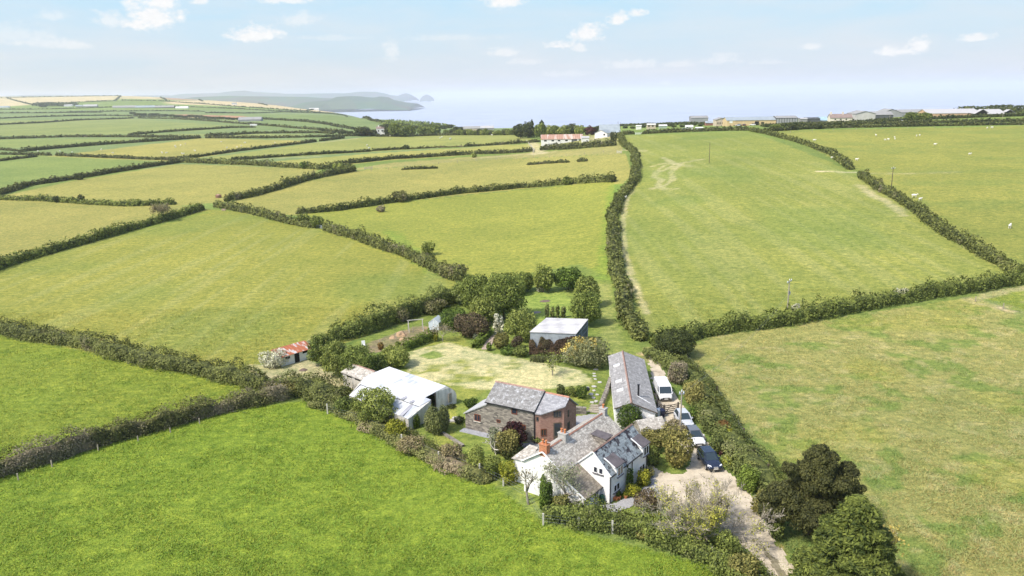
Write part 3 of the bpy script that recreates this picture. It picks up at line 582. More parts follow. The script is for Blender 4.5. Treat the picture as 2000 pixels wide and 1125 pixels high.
def branching(name,loc,H,Wd,label,pal,seed,leafn,cat='tree',bark=None,lean=(0,0),r0=None,leaf=.18,levels=5,spread=.62,low=.12,mixpal=None,group=None,lsp=.35):
    root=empty(name,loc,0,label,cat,group); r=random.Random(seed); segs=[]; tips=[]
    def grow(p,d,L,rad,lv):
        q=p.copy(); n=3
        for i in range(n):
            d2=(d+Vector((r.gauss(0,.16),r.gauss(0,.16),r.gauss(0,.10)+.03))).normalized(); q2=q+d2*L/n; segs.append((q.copy(),q2.copy(),rad*(1-.3*i/n),rad*(1-.3*(i+1)/n))); q=q2; d=d2
            if lv<=2: tips.append(q.copy())
        if lv==0: tips.append(q); return
        for k in range(3 if lv>1 else 3):
            a=r.random()*6.28; ax=Vector((math.cos(a),math.sin(a),r.gauss(0,.35))); d3=(d*(1-spread)+ax*spread+Vector((0,0,.10))).normalized()
            grow(q,d3,L*(.62+.2*r.random()),rad*.58,lv-1)
    L0=H*.30; grow(Vector((0,0,-.2)),Vector((lean[0],lean[1],1)).normalized(),L0,r0 or H*.035,levels)
    T=np.array([list(t) for t in tips]); mx,my,mz=T[:,0].mean(),T[:,1].mean(),T[:,2].mean(); sh=lambda q:Vector((q.x-mx*q.z/mz,q.y-my*q.z/mz,q.z)); segs=[(sh(a),sh(b_),ra,rb) for a,b_,ra,rb in segs]; T=np.stack([T[:,0]-mx*T[:,2]/mz,T[:,1]-my*T[:,2]/mz,T[:,2]],1); ext=np.percentile(np.hypot(T[:,0]-T[:,0].mean(),T[:,1]-T[:,1].mean()),95); sc2=Wd/2/ext; zs=H/T[:,2].max()
    mb=MB()
    for a,b_,ra,rb in segs: mb.tube((a.x*sc2,a.y*sc2,a.z*zs),(b_.x*sc2,b_.y*sc2,b_.z*zs),max(ra,.025),max(rb,.02),5 if ra>.06 else 3)
    mb.build('trunk' if cat=='tree' else 'stems',bark or M_PALEBARK,root)
    if leafn:
        g=np.random.default_rng(seed); k=g.integers(0,len(T),leafn); P=T[k]*np.array([sc2,sc2,zs])+g.normal(0,lsp,(leafn,3)); P[:,2]=np.maximum(P[:,2],.1)
        ob('crown' if cat=='tree' else 'foliage',leafmesh('crown',P,g.normal(0,1,(leafn,3))+[0,0,.5],leaf,pal,seed,1.4,mixpal=mixpal),root)
    return root

# ---- hedges: (pixels along the foot, height, width, palette, label)
HG=[
([(-90,965),(0,930),(102,900),(192,870),(266,850),(333,834),(390,817),(458,799),(520,784),(572,775)],2.3,2.3,'hedgebrown','brownish thorn hedge slanting up from the lower left edge between the two brightest green fields'),
([(-110,630),(0,650),(96,662),(179,681),(256,700),(320,713),(410,727),(480,744),(530,758)],2.0,4.0,'hedge','broad bank-top hedge from the left edge down to the stable yard'),
([(-90,560),(0,524),(90,496),(180,471),(270,446),(337,427),(400,409)],2.3,2.6,'hedgegreen','dark hedge rising from the left edge to the field gap beside the bare tree'),
([(-60,386),(0,390),(100,393),(175,399),(250,403),(300,401),(345,399)],1.9,2.4,'hedgegreen','low hedge at mid left ending beside the bare tree'),
([(-60,392),(0,380),(62,362),(150,349),(225,337),(287,327),(350,318)],2.4,3.,'hedgedark','dark hedge climbing right between the pale green field and the yellow field at left'),
([(350,317),(425,320),(500,323),(560,327),(625,331),(688,326)],2.8,3.2,'hedge','tall grey-green hedge along the top of the yellow field'),
([(440,394),(500,382),(550,367),(600,352),(650,342),(693,334)],2.8,3.,'hedge','short hedge running up right between the two yellow fields'),
([(420,404),(495,417),(562,436),(618,445)],2.4,2.6,'hedge','hedge from the field gap down to the metal gate'),
([(633,449),(697,466),(787,499),(855,532),(908,552)],2.6,2.8,'hedge','grey leafy hedge from the metal gate down to the garden trees'),
([(578,418),(650,412),(725,402),(792,392),(904,377),(1016,367),(1100,360),(1156,356),(1202,354)],2.4,2.6,'hedge','long hedge with a few round bushes crossing the middle fields to the lane hedge'),
([(650,323),(700,318),(764,311),(848,306),(932,301),(1041,296)],2.3,2.8,'hedgedark','dark hedge crossing the centre below the strip of pasture'),
([(450,313),(500,310),(600,303),(675,299),(725,296)],1.8,2.2,'hedgedark','thin dark hedge above the joint of the yellow fields'),
([(725,295),(760,293),(800,291)],1.6,2.,'hedgedark','short stub of thin hedge left of the straggling bushes'),
([(330,314),(400,305),(462,296),(537,287),(618,277)],1.9,2.4,'hedgedark','thin hedge above the sheep field slanting right to its gateway'),
([(626,276),(672,270)],2.4,4,'hedgedark','short thick hedge right of the sheep field gateway'),
([(0,302),(60,303),(100,304)],1.8,2.4,'hedgedark','short hedge at far left, left of the small gateway'),
([(108,304),(200,308),(300,312),(345,313)],1.9,2.6,'hedgedark','hedge right of the small gateway under the sheep field'),
([(-60,318),(0,315),(40,310),(74,306)],1.8,2.4,'hedgedark','short hedge leaning up at the left edge under the small gateway'),
([(38,297),(100,291),(200,283),(300,276),(392,270)],2.6,3.6,'hedgedark','thick dark hedge above the sheep field'),
([(-60,291),(0,293),(38,296)],1.8,2.2,'hedgedark','short hedge stub at the left edge beside the sheep field'),
([(-60,273),(0,272),(125,268),(250,268),(350,269),(392,269)],2.4,3.4,'hedgedark','long level dark hedge at far left'),
([(250,264),(325,258),(450,250),(500,249)],2.2,3.4,'hedgedark','far hedge ending in a point in the wide green field'),
([(-60,247),(0,244),(125,237),(262,231)],2.4,3.4,'hedgedark','far hedge rising from the left edge to the middle of the slope'),
([(270,231),(350,233),(425,238),(500,244),(525,246),(612,253),(675,258)],2.2,3.2,'hedgedark','far hedge running down right from the wide green field'),
([(-60,233),(0,232),(100,228),(200,226),(325,228)],2.4,3.6,'far','far dark hedge below the wooded farm'),
([(400,221),(550,219),(612,221),(675,226),(725,236),(762,243)],2.4,4.,'far','far hedge along the brow of the coastal field'),
([(400,266),(450,264),(500,261),(625,260),(650,262)],2.4,3.6,'hedgedark','dark far hedge right of the wide green field'),
([(400,270),(520,270),(625,268),(675,266),(735,265)],2.2,3.2,'hedgedark','lower of two close parallel hedges left of the white house'),
([(510,233),(587,237),(675,250),(710,256)],2.6,5.,'far','scrubby far hedge below the coastal field'),
([(735,267),(848,265),(935,263),(1002,263)],2.2,2.6,'hedgedark','level dark hedge in front of the coastal tree line'),
([(1057,293),(1130,290),(1204,284)],3.0,3.6,'hedgedark','square cut dark hedge below the long rust-roofed barn'),
([(1208,268),(1222,285),(1238,300),(1246,325),(1240,350),(1225,375),(1207,400),(1197,430),(1194,460),(1197,490),(1205,525),(1212,560),(1222,600),(1232,640),(1248,668)],2.5,3.4,'hedge','long winding double hedge climbing beside the grass lane'),
([(1202,265),(1240,262)],2.2,3.,'hedgedark','short curved hedge at the upper left corner of the big green field'),
([(1254,262),(1340,258),(1466,255)],2.2,3.,'hedgedark','dark hedge along the top of the big green field'),
([(1466,256),(1510,266),(1560,278),(1620,301),(1664,332)],2.1,2.8,'hedge','curving hedge from the brow down to the gateway between the two right pastures'),
([(1680,343),(1720,371),(1760,393),(1810,430),(1860,464),(1910,497),(1960,525),(2012,547),(2060,560)],2.2,3.2,'hedge','wide hedge running down right from the gateway to the right edge'),
([(1268,672),(1340,664),(1440,647),(1560,626),(1680,604),(1800,582),(1900,568),(2000,551),(2100,536)],2.5,3.,'hedgegreen','thick rounded hedge crossing the right half beneath the power pole'),
([(1490,258),(1560,253),(1640,250),(1802,247),(1900,245),(2090,242)],2.,2.6,'hedgedark','lower of two dark parallel hedges below the farm sheds at right'),
([(1560,248),(1640,244),(1802,241),(1900,239),(2090,236)],2.,2.6,'hedgedark','upper of two dark parallel hedges below the farm sheds at right'),
([(1640,239),(1720,237),(1800,234),(1900,230),(2000,227),(2090,225)],2.2,3.,'far','scrubby hedge directly beneath the long farm sheds'),
([(640,667),(693,657),(747,642),(800,622),(850,606),(892,588)],3.,3.2,'hedgegreen','tall hedge behind the vegetable garden'),
([(600,792),(650,799),(700,812),(760,842),(800,866),(850,893),(900,915),(960,943)],1.0,3.2,'bramble','low brambly bank between the bright field and the house garden'),
([(1062,1006),(1100,1016),(1130,1021),(1200,1028),(1280,1048),(1340,1070),(1400,1090),(1440,1114),(1510,1180)],1.7,3.2,'hedgegreen','rough flowering hedge in front of the white cottage and the drive'),
([(520,768),(545,758),(590,757),(640,772),(690,792)],1.9,6.,'hedge','wide scrubby thicket between the stable yard and the bright field'),
([(1262,688),(1298,708),(1340,742),(1376,786),(1408,832),(1442,878),(1482,928),(1510,970)],1.5,4.4,'grassy','overgrown bank hedge along the right side of the drive'),
]
HG+=[([(-40,194),(0,192),(60,190),(236,186.5)],2.,5.,'far','thin hedge along the pale skyline fields at far left'),([(15,193),(40,199),(64,205)],2.,5.,'far','short hedge dividing the pale skyline fields at far left'),
([(64,205),(150,200),(226,197),(236,188)],2.,5.,'far','hedge under the pale skyline fields at far left'),([(236,196),(320,198),(420,205),(500,211),(600,217),(700,223)],2.,4.,'far','hedge under the pale band of fields sloping to the coast'),([(313,188),(326,197)],2.,5.,'far','short hedge beside the brown field on the far slope'),
([(388,190),(396,198)],2.,5.,'far','second short hedge right of the brown field on the far slope'),([(505,198),(522,206)],2.,5.,'far','short hedge crossing the pale band of fields'),([(0,214),(120,213),(300,207),(480,213)],2.,4.,'far','hedge threading through the far farm row'),([(420,211),(520,216),(640,221)],2.,4.,'far','hedge on the far slope above the coastal field'),
([(130,219),(300,217),(400,218)],2.2,4.,'far','hedge just below the far farm row'),([(-40,222),(60,221),(200,220)],2.2,4.,'far','hedge below the far wood at left'),([(340,232),(420,233),(480,233)],2.,4.,'far','hedge below the far red soil strip'),([(820,229),(870,234),(930,240)],2.,4.,'far','hedge on the crest above the coastal valley')]
for k,(px,h,w_,pal,lab) in enumerate(HG): hedge(px,h,w_*.88,pal,lab,seed=200+k*11,dens=1.15,rag=.95 if 'front of the white' in lab else .6 if px[0][1]>380 else .4)
hedge([(790,686),(820,674),(850,662)],1.7,1.5,'clipped','neatly clipped bright green hedge between lawn and vegetable plot',seed=71,rag=.08,group='clipped garden hedges',flat=True)
hedge([(929,681),(945,668),(958,655)],1.2,1.1,'clipped','narrow clipped hedge beside the garden steps',seed=73,rag=.08,group='clipped garden hedges',flat=True)
hedge([(1035,704),(1060,706),(1098,706)],.9,2.2,'hedgedark','low border planting at the foot of the vine-covered open shed',seed=75,name='border_plants',cat='border',group=None)
hedge([(785,332),(800,331),(830,330),(855,329)],1.2,1.6,'hedgedark','straggling line of low bushes inside the rough pasture strip, left one',seed=77,group='broken bush lines in the rough pasture',rag=.9)
hedge([(1030,322),(1060,320),(1090,318),(1113,317)],1.3,2.,'hedgedark','straggling line of low bushes inside the rough pasture strip, right one',seed=79,group='broken bush lines in the rough pasture',rag=.9)
hedge([(1128,316),(1147,315)],1.2,2.,'hedgedark','tiny stub of bushes at the right end of the rough pasture strip',seed=81,group='broken bush lines in the rough pasture',rag=.9)
hedge([(755,292),(850,289),(905,287)],1.2,1.2,'hedgebrown','thin broken hedge with gaps left of the fenced paddock',seed=83,rag=1.2,dens=.6)
hedge([(905,287),(960,284),(1020,280),(1055,277)],1.8,2.2,'hedgedark','low hedge leading up to the rust-roofed barn',seed=85,rag=.9)
hedge([(1100,288),(1150,283),(1190,279)],.9,1.4,'hedgedark','line of small bushes just below the rust-roofed barn',seed=87,rag=1.2,dens=.6)
# ---------------------------------------------------------------- building materials
M_SLATE=blocks('slate',(.19,.185,.18),(.33,.325,.32),(.12,.12,.12),.34,.22,.01,lich=((.44,.45,.47),2.2,.54),var=.6)
M_SLATE2=blocks('pale_slate',(.26,.26,.28),(.40,.40,.42),(.17,.17,.18),.34,.22,.01,lich=((.55,.55,.56),2.,.60),var=.5)
M_LICHEN=blocks('lichen_slate',(.30,.275,.24),(.55,.51,.45),(.22,.20,.175),.36,.24,.012,lich=((.64,.61,.55),3.,.53),var=.55)
M_LICHEN2=blocks('mossy_slate',(.20,.17,.13),(.36,.31,.25),(.13,.11,.09),.36,.24,.012,lich=((.34,.33,.22),3.,.56),var=.5)
M_BLUESLATE=blocks('blue_slate',(.25,.29,.31),(.36,.40,.42),(.18,.20,.21),.42,.26,.012,lich=((.04,.035,.045),1.3,.48),var=.3)
M_LBSLATE=blocks('barn_slate',(.26,.25,.245),(.36,.35,.34),(.20,.19,.185),.5,.3,.008,lich=((.48,.465,.455),1.6,.55),var=.55)
M_RUBBLE=blocks('rubble_stone',(.11,.10,.09),(.40,.36,.30),(.25,.22,.19),.42,.17,.018,lich=((.45,.41,.33),2.4,.62),var=.55)
M_BRICK=blocks('red_brick',(.26,.13,.095),(.40,.22,.17),(.34,.28,.24),.3,.12,.012,lich=((.50,.40,.35),2.,.60),var=.45)
M_CHBRICK=blocks('chimney_brick',(.46,.16,.07),(.55,.21,.10),(.40,.28,.2),.3,.1,.01,var=.3)
M_CHSTONE=blocks('grey_render',(.36,.35,.33),(.46,.45,.43),(.36,.35,.33),.5,.3,.01,var=.3)
M_WALL=blocks('white_render',(.80,.79,.77),(.84,.83,.81),(.78,.77,.75),.6,.3,.006,var=.12,lich=((.66,.64,.58),1.1,.70),bmp=.03)
M_GREYWALL=blocks('grey_boards',(.48,.46,.42),(.60,.57,.52),(.33,.31,.28),.25,3.,.012,var=.45)
M_TERRA=plain('terracotta',(.40,.20,.14),.8,.35,3)
M_RIDGE=plain('weathered_ridge_tile',(.30,.19,.155),.85,.35,3)
M_POT=plain('clay_pot',(.52,.20,.085),.7,.15,4)
M_TIN=None
def tin(name,c,c2,rib=.3,thr=.6,scale=.5,rough=.5,metal=0.,sc2=(.35,1,1)):
    m,nt,b=newmat(name,rough,.4); uv=uvn(nt); mp=nd(nt,'ShaderNodeMapping'); nt.links.new(uv,mp.inputs[0]); mp.inputs['Scale'].default_value=sc2
    n=noise(nt,mp.outputs[0],scale,4,.6); f=ramp(nt,n,[(thr-.04,(0,0,0)),(thr+.04,(1,1,1))]); cc=mixc(nt,f,c,c2)
    n3=noise(nt,uv,1.5,5,.7); cc=mixc(nt,.5,cc,ramp(nt,n3,[(.25,(.55,.55,.55)),(.7,(1,1,1))]),'MULTIPLY')
    wv=nd(nt,'ShaderNodeTexWave',wave_type='BANDS',bands_direction='X'); wv.inputs['Scale'].default_value=.314/(rib*2.6); nt.links.new(uv,wv.inputs['Vector'])
    cc=mixc(nt,.16,cc,wv.outputs['Color'],'MULTIPLY')
    nt.links.new(cc,b.inputs['Base Color']); b.inputs['Metallic'].default_value=metal; bump(nt,b,wv.outputs['Fac'],.6,.04); return m
M_ZINC=tin('corrugated_zinc',(.50,.53,.60),(.70,.71,.73),.35,.44,.35,sc2=(1,.25,1))
M_ZINCD=tin('dull_rooflight',(.42,.42,.46),(.48,.48,.5),.35)
M_RUST=tin('rusted_tin',(.46,.15,.07),(.66,.62,.60),.25,.57,.9,.8,sc2=(1.,.35,1))
M_FARRUST=tin('far_rusted_tin',(.46,.27,.20),(.62,.50,.44),.6,.55,.35,.8,sc2=(1,.2,1))
M_FIBRE=tin('fibre_cement',(.50,.50,.50),(.60,.60,.59),.35,.6,.6,.9)
M_BOARD=tin('weathered_boards',(.74,.72,.66),(.50,.50,.42),.3,.62,.9,.9,sc2=(1,.2,1))
M_SHEDROOF=tin('pale_sheet_roof',(.56,.54,.54),(.68,.66,.65),1.,.5,.5,.6)
M_STEEL=plain('grey_steel',(.30,.33,.36),.6,.2,2); M_BLACK=plain('black_metal',(.02,.02,.025),.5,.2,2); M_LEAD=plain('lead',(.12,.105,.11),.7,.25,2)
M_WOODRED=plain('red_brown_wood',(.16,.055,.03),.6,.2,4); M_WOOD=plain('weathered_wood',(.33,.29,.23),.85,.3,4,bmp=.01); M_DKWOOD=plain('dark_wood',(.10,.08,.06),.8,.3,4); M_PALEWOOD=plain('pale_wood',(.52,.49,.43),.8,.2,4)
M_WHITE=plain('white_paint',(.82,.82,.81),.5,.05,3); M_PALEDOOR=plain('pale_grey_paint',(.55,.60,.62),.5,.1,3); M_DARK=plain('painted_interior_shade',(.015,.014,.013),.9,.2,2)  # M_DARK: near-black colour painting the shade inside openings
m,nt,b=newmat('window_glass',.08,.6); b.inputs['Base Color'].default_value=(.025,.03,.045,1); M_GLASS=m
M_GRAVEL=blocks('slate_gravel',(.30,.31,.34),(.44,.45,.48),(.28,.28,.3),.12,.1,.01,var=.5)

def lroot(name,F,ang,label,cat,group=None,z=None):
    return empty(name,(F[0],F[1],z if z is not None else 0.),R(ang),label,cat,group)
def rtf(root):
    a=root.rotation_euler[2]; o=root.location; c,s=math.cos(a),math.sin(a)
    return lambda P:(((P[0]-o[0])*c+(P[1]-o[1])*s),(-(P[0]-o[0])*s+(P[1]-o[1])*c),P[2]-o[2])
class Wall:
    """a wall plane of a building: local points a->b, outward normal to the right of that direction"""
    def __init__(s,root,a,b,z=0.): s.root=root; s.a=Vector((*a,z)); s.d=(Vector((*b,z))-s.a).normalized(); s.n=Vector((s.d.y,-s.d.x,0))
    def P(s,u,z,out=0.): return tuple(s.a+s.d*u+s.n*out+Vector((0,0,z)))
    def boxm(s,mb,u0,u1,z0,z1,o0,o1): 
        return mb.hexa([s.P(u0,z0,o0),s.P(u0,z0,o1),s.P(u1,z0,o1),s.P(u1,z0,o0)],[s.P(u0,z1,o0),s.P(u0,z1,o1),s.P(u1,z1,o1),s.P(u1,z1,o0)])
    def px(s,x,y):
        """wall coordinates of a pixel of the photograph"""
        r=s.root; c,sn=math.cos(r.rotation_euler[2]),math.sin(r.rotation_euler[2]); rot=lambda v:np.array([v[0]*c-v[1]*sn,v[0]*sn+v[1]*c,v[2]])
        A=rot(s.a)+np.array(r.location); D=rot(s.d); N=rot(s.n); d=pdir(x,y); o=np.array([0,0,ZC]); t=((A-o)@N)/(d@N); Q=o+d*t-A; return float(Q@D),float(Q[2])
    def win(s,u0,u1,z0,z1,frame=M_WHITE,lights=2,sill=None,fw=.06,name='window',label=None,bar=False):
        mb=MB(); w=s.boxm; w(mb,u0,u1,z0,z0+fw,.0,.06); w(mb,u0,u1,z1-fw,z1,0,.06); w(mb,u0,u0+fw,z0+fw,z1-fw,0,.06); w(mb,u1-fw,u1,z0+fw,z1-fw,0,.06)
        for k in range(1,lights): c=u0+(u1-u0)*k/lights; w(mb,c-fw*.6,c+fw*.6,z0+fw,z1-fw,0,.055)
        if bar: zc=(z0+z1)/2; w(mb,u0+fw,u1-fw,zc-.02,zc+.02,0,.05)
        f=mb.build(name,frame,s.root); 
        if label:f['label']=label
        p=MB(); w(p,u0+fw*.5,u1-fw*.5,z0+fw*.5,z1-fw*.5,.004,.022); p.build('pane',M_GLASS,f)
        if sill: p=MB(); w(p,u0-.08,u1+.08,z0-.1,z0-.004,.0,.14); p.build('sill',sill,f)
        return f
    def winpx(s,x0,x1,ym,hh,**k):
        """window between columns x0..x1 centred at row ym (at its own middle), hh metres high"""
        u0,_=s.px(x0,ym); u1,_=s.px(x1,ym); _,z=s.px((x0+x1)/2,ym); return s.win(min(u0,u1),max(u0,u1),z-hh/2,z+hh/2,**k)
    def door(s,u0,u1,z0,z1,mat=M_WOODRED,name='door',glass=False,frame=None,label=None):
        mb=MB(); s.boxm(mb,u0,u1,z0,z1,0,.05); d=mb.build(name,mat,s.root)
        if label:d['label']=label
        if glass: p=MB(); s.boxm(p,u0+.12,u1-.12,z0+.5,z1-.12,.02,.056); p.build('pane',M_GLASS,d)
        p=MB(); s.boxm(p,u1-.18,u1-.12,z0+(z1-z0)*.48,z0+(z1-z0)*.48+.1,.05,.09); p.build('handle',M_BLACK,d); return d
def part(root,mb,name,mat,label=None,smooth=False):
    o=mb.build(name,mat,root,smooth=smooth)
    if label:o['label']=label
    return o
def chimney(root,s,t,z0,z1,ws,wt,mat,pots,label,caps=None):
    mb=MB().box(s-ws/2,s+ws/2,t-wt/2,t+wt/2,z0,z1).box(s-ws/2-.06,s+ws/2+.06,t-wt/2-.06,t+wt/2+.06,z1,z1+.1); c=part(root,mb,'chimney',mat,label)
    for k in range(pots):
        tt=t+(k-(pots-1)/2)*.42; MB().lathe([(.14,0),(.12,.05),(.11,.36),(.145,.38),(.14,.44),(.10,.44)],(s,tt,z1+.09),10).build('chimney_pot',M_POT,c,smooth=False)

# ---- white cottage (local: s along the ridges, t to the rear left)
FC=gp(1190,985); C=lroot('cottage',FC,52.5,'white rendered cottage with two parallel slate roofs, three chimneys and small dormers','house')
mb=MB(); mb.prism([(-3,3.9),(9.5,3.9),(9.5,8.9),(-3,8.9)],-.4,3.62)
mb.poly([(-3,3.9,3.62),(-3,6.3,5.33),(-3,8.9,3.62)]).poly([(9.5,3.9,3.62),(9.5,8.9,3.62),(9.5,6.3,5.33)])
mb.prism([(0,0),(8.15,0),(8.15,3.9),(0,3.9)],-.4,3.38); mb.poly([(0,0,3.38),(0,2.0,5.38),(0,3.9,3.62),(0,3.9,3.38)]).poly([(8.15,0,3.38),(8.15,3.9,3.38),(8.15,3.9,3.62),(8.15,2.0,5.38)])
mb.prism([(-3.25,1.05),(-.002,1.05),(-.002,3.897),(-3.25,3.897)],-.4,[1.8,1.8,3.52,3.52])
mb.prism([(-1.8,8.905),(1.6,8.905),(1.6,11.2),(-1.8,11.2)],-.4,2.75)
part(C,mb,'wall',M_WALL)
def roofside(root,pts,mat,th=.12,name='roof',label=None): return part(root,MB().slab(pts,th),name,mat,label)
roofside(C,[(-3.18,3.86,3.78),(9.6,3.86,3.78),(9.6,6.3,5.52),(-3.18,6.3,5.52)],M_LICHEN,label='lichen grey slate slope of the main roof')
roofside(C,[(-3.18,6.3,5.52),(9.6,6.3,5.52),(9.6,9.1,3.68),(-3.18,9.1,3.68)],M_LICHEN)
roofside(C,[(-.1,-.22,3.28),(8.35,-.22,3.28),(8.35,2.0,5.52),(-.1,2.0,5.52)],M_BLUESLATE,label='blue-grey slate slope blotched with black patches')
roofside(C,[(-.1,2.0,5.52),(8.35,2.0,5.52),(8.35,3.84,3.80),(-.1,3.84,3.80)],M_LICHEN)
roofside(C,[(-3.38,.82,1.80),(-.02,.82,1.80),(-.02,3.9,3.66),(-3.38,3.9,3.66)],M_LICHEN2,label='mossy brown slates of the low front lean-to')
part(C,MB().slab([(-2.0,9.15,3.1),(-2.0,11.35,2.85),(-.1,10.2,4.05),(-.1,9.0,4.05)],.1).slab([(-.1,9.0,4.05),(-.1,10.2,4.05),(1.8,11.35,2.85),(1.8,9.15,3.1)],.1).slab([(-2.0,11.35,2.85),(1.8,11.35,2.85),(-.1,10.2,4.05)],.1),'roof',M_LICHEN,'hipped roof of the rear wing')
for (s0,s1,t,z) in ((-3.2,.35,6.3,5.53),(1.25,9.0,6.3,5.53)): part(C,MB().extr([(s0,t-.13,z-.04),(s0,t,z+.1),(s0,t+.13,z-.04)],(s1-s0,0,0)),'ridge_tiles',M_TERRA)
part(C,MB().extr([(-.12,1.87,5.48),(-.12,2.0,5.62),(-.12,2.13,5.48)],(8.5,0,0)),'ridge_tiles',M_RIDGE)
part(C,MB().beam((-3.2,6.3,5.5),(-3.2,9.1,3.66),.1,.14).beam((-3.2,6.3,5.5),(-3.2,3.86,3.76),.1,.14).beam((-.1,2,5.5),(-.1,3.84,3.78),.1,.14).beam((-.1,-.22,3.26),(-.1,2,5.5),.06,.12).beam((-3.38,3.92,3.72),(-.02,3.92,3.72),.14,.1).beam((-3.4,.82,1.78),(-3.4,3.9,3.64),.08,.12),'bargeboard',M_WHITE)
chimney(C,-2.7,6.35,4.9,6.15,.62,.95,M_CHBRICK,2,'tall red brick chimney on the left gable'); chimney(C,.8,6.3,5.0,6.1,.62,1.0,M_CHSTONE,2,'grey rendered chimney in the middle of the ridge'); chimney(C,9.25,6.3,5.,6.05,.6,.8,M_CHSTONE,1,'small grey chimney at the far end of the ridge')
# the brown flat-topped dormer in the valley
part(C,MB().box(4.6,5.75,3.2,4.95,3.8,4.78),'dormer',M_RUBBLE,'stone cheeks of the valley dormer'); part(C,MB().slab([(4.45,3.0,4.84),(5.9,3.0,4.84),(5.9,5.1,4.98),(4.45,5.1,4.98)],.08),'dormer_roof',M_LEAD)
for s0 in (.95,6.75):
    d=part(C,MB().prism([(s0,-.27),(s0+1.45,-.27),(s0+1.45,1.2),(s0,1.2)],2.6,[3.92,3.92,4.1,4.1]),'dormer',M_WALL)
    part(C,MB().slab([(s0-.15,-.38,3.98),(s0+1.6,-.38,3.98),(s0+1.6,1.1,4.62),(s0-.15,1.1,4.62)],.1),'dormer_roof',M_LEAD); part(C,MB().box(s0-.32,s0-.16,-.1,1.2,3.6,4.5),'dormer_cheek',M_WHITE) if False else None
    part(C,MB().beam((s0-.2,-.2,3.96),(s0-.2,1.15,4.68),.14,.06),'lead_flashing',M_WHITE)
Wf=Wall(C,(0,0),(8.15,0)); Wd=Wall(C,(0,-.27),(8.15,-.27)); Wg=Wall(C,(0,3.9),(0,0)); Wp=Wall(C,(-3.25,1.05),(0,1.05)); Wm=Wall(C,(-3,8.9),(-3,3.9))
for s0 in (1.12,6.92): Wd.win(s0,s0+1.15,2.72,3.78,sill=M_LEAD)
Wf.win(.85,2.1,.9,1.75,sill=M_LEAD,fw=.07); Wf.win(6.5,7.75,.75,1.6,sill=M_LEAD,fw=.07)
Wg.win(1.95,2.45,3.15,3.85,lights=1,sill=M_LEAD); Wg.win(2.6,3.1,3.15,3.85,lights=1,sill=M_LEAD)
Wp.win(1.95,2.75,.65,1.5,sill=M_LEAD); Wp.door(.95,1.65,-.15,1.6,M_PALEDOOR,label='pale grey front door')
for x,y,z in ((.05,-.1,3.3),(-3.3,.97,1.7),(8.1,-.1,3.3),(4.7,-.1,3.3)): part(C,MB().tube((x,y,-.2),(x,y,z),.05),'drainpipe',M_BLACK)
[part(C,MB().box(g0,g1,-.3,-.2,3.16,3.26),'gutter',M_BLACK) for g0,g1 in ((-.1,.92),(2.43,6.72),(8.22,8.35))]; part(C,MB().box(-3.35,0,.74,.84,1.68,1.78),'gutter',M_BLACK)

# ---- stone barn conversion with a brick end
S=lroot('barn_house',(-6.2,92.0),-29.7,'long stone barn house with dark slate roofs and a canted red brick end','house')
part(S,MB().prism([(3.15,0),(10.,0),(10.,5.2),(3.15,5.2)],-.4,4.38).poly([(3.15,0,4.38),(3.15,5.2,4.38),(3.15,2.6,6.05)]).poly([(10,0,4.38),(10,2.6,6.05),(10,5.2,4.38)])
 .prism([(-.15,0),(3.148,0),(3.148,4.6),(-.15,4.6)],-.4,[2.25,4.05,4.05,2.25]),'wall',M_RUBBLE,'rubble stone wall')
part(S,MB().prism([(10.002,0.05),(10.7,.12),(13.15,1.7),(13.15,5.2),(10.002,5.2)],-.4,[4.1,4.15,5.05,3.9,3.9]).poly([(13.15,1.7,5.05),(13.15,5.2,3.9),(13.15,2.75,5.68)]),'wall',M_BRICK,'red brick wall of the canted end')
roofside(S,[(3.0,-.18,4.42),(10.05,-.18,4.42),(10.05,2.6,6.2),(3.0,2.6,6.2)],M_SLATE); roofside(S,[(3.0,2.6,6.2),(10.05,2.6,6.2),(10.05,5.38,4.42),(3.0,5.38,4.42)],M_SLATE)
roofside(S,[(-.35,-.15,2.2),(3.2,-.15,4.12),(3.2,4.75,4.12),(-.35,4.75,2.2)],M_FIBRE,label='pale lean-to roof')
part(S,MB().slab([(10.06,-.1,4.18),(10.85,-.08,4.2),(13.4,1.55,5.14),(13.4,2.75,5.88),(10.06,2.75,5.95)],.1),'roof',M_SLATE2,'paler slate slope over the brick end')
roofside(S,[(10.06,2.75,5.95),(13.4,2.75,5.88),(13.4,5.4,3.92),(10.06,5.4,3.95)],M_SLATE2)
part(S,MB().extr([(2.98,2.47,6.14),(2.98,2.6,6.3),(2.98,2.73,6.14)],(7.1,0,0)),'ridge_tiles',M_RIDGE); part(S,MB().extr([(10.08,2.62,5.9),(10.08,2.75,6.05),(10.08,2.88,5.9)],(3.3,0,-.05)),'ridge_tiles',M_TERRA)
W1=Wall(S,(-.15,0),(10,0)); sd=dict(frame=M_WOODRED,fw=.09)
W1.win(1.42,2.32,1.45,2.4,**sd,sill=M_PALEWOOD,lights=2); W1.win(6.9,7.72,3.5,4.32,**sd,lights=1); W1.win(4.73,5.27,1.9,2.3,**sd,lights=1); W1.win(8.15,8.9,1.75,2.35,**sd)
W2=Wall(S,(10.7,.12),(13.15,1.7)); W0=Wall(S,(10.0,.05),(10.7,.12)); W3=Wall(S,(13.15,1.7),(13.15,5.2))
z3=lambda x,y:(895+x/7.5,735+y/7.5)
W0.win(.18,.52,3.2,3.75,frame=M_DKWOOD,lights=1); 
u0,zz=W2.px(*z3(1392,556)); u1,_=W2.px(*z3(1512,556)); W2.win(u0,u1,zz-.4,zz+.42,frame=M_DKWOOD,lights=3,fw=.07)
W2.win(.05,.75,1.25,2.2,**sd,lights=2)
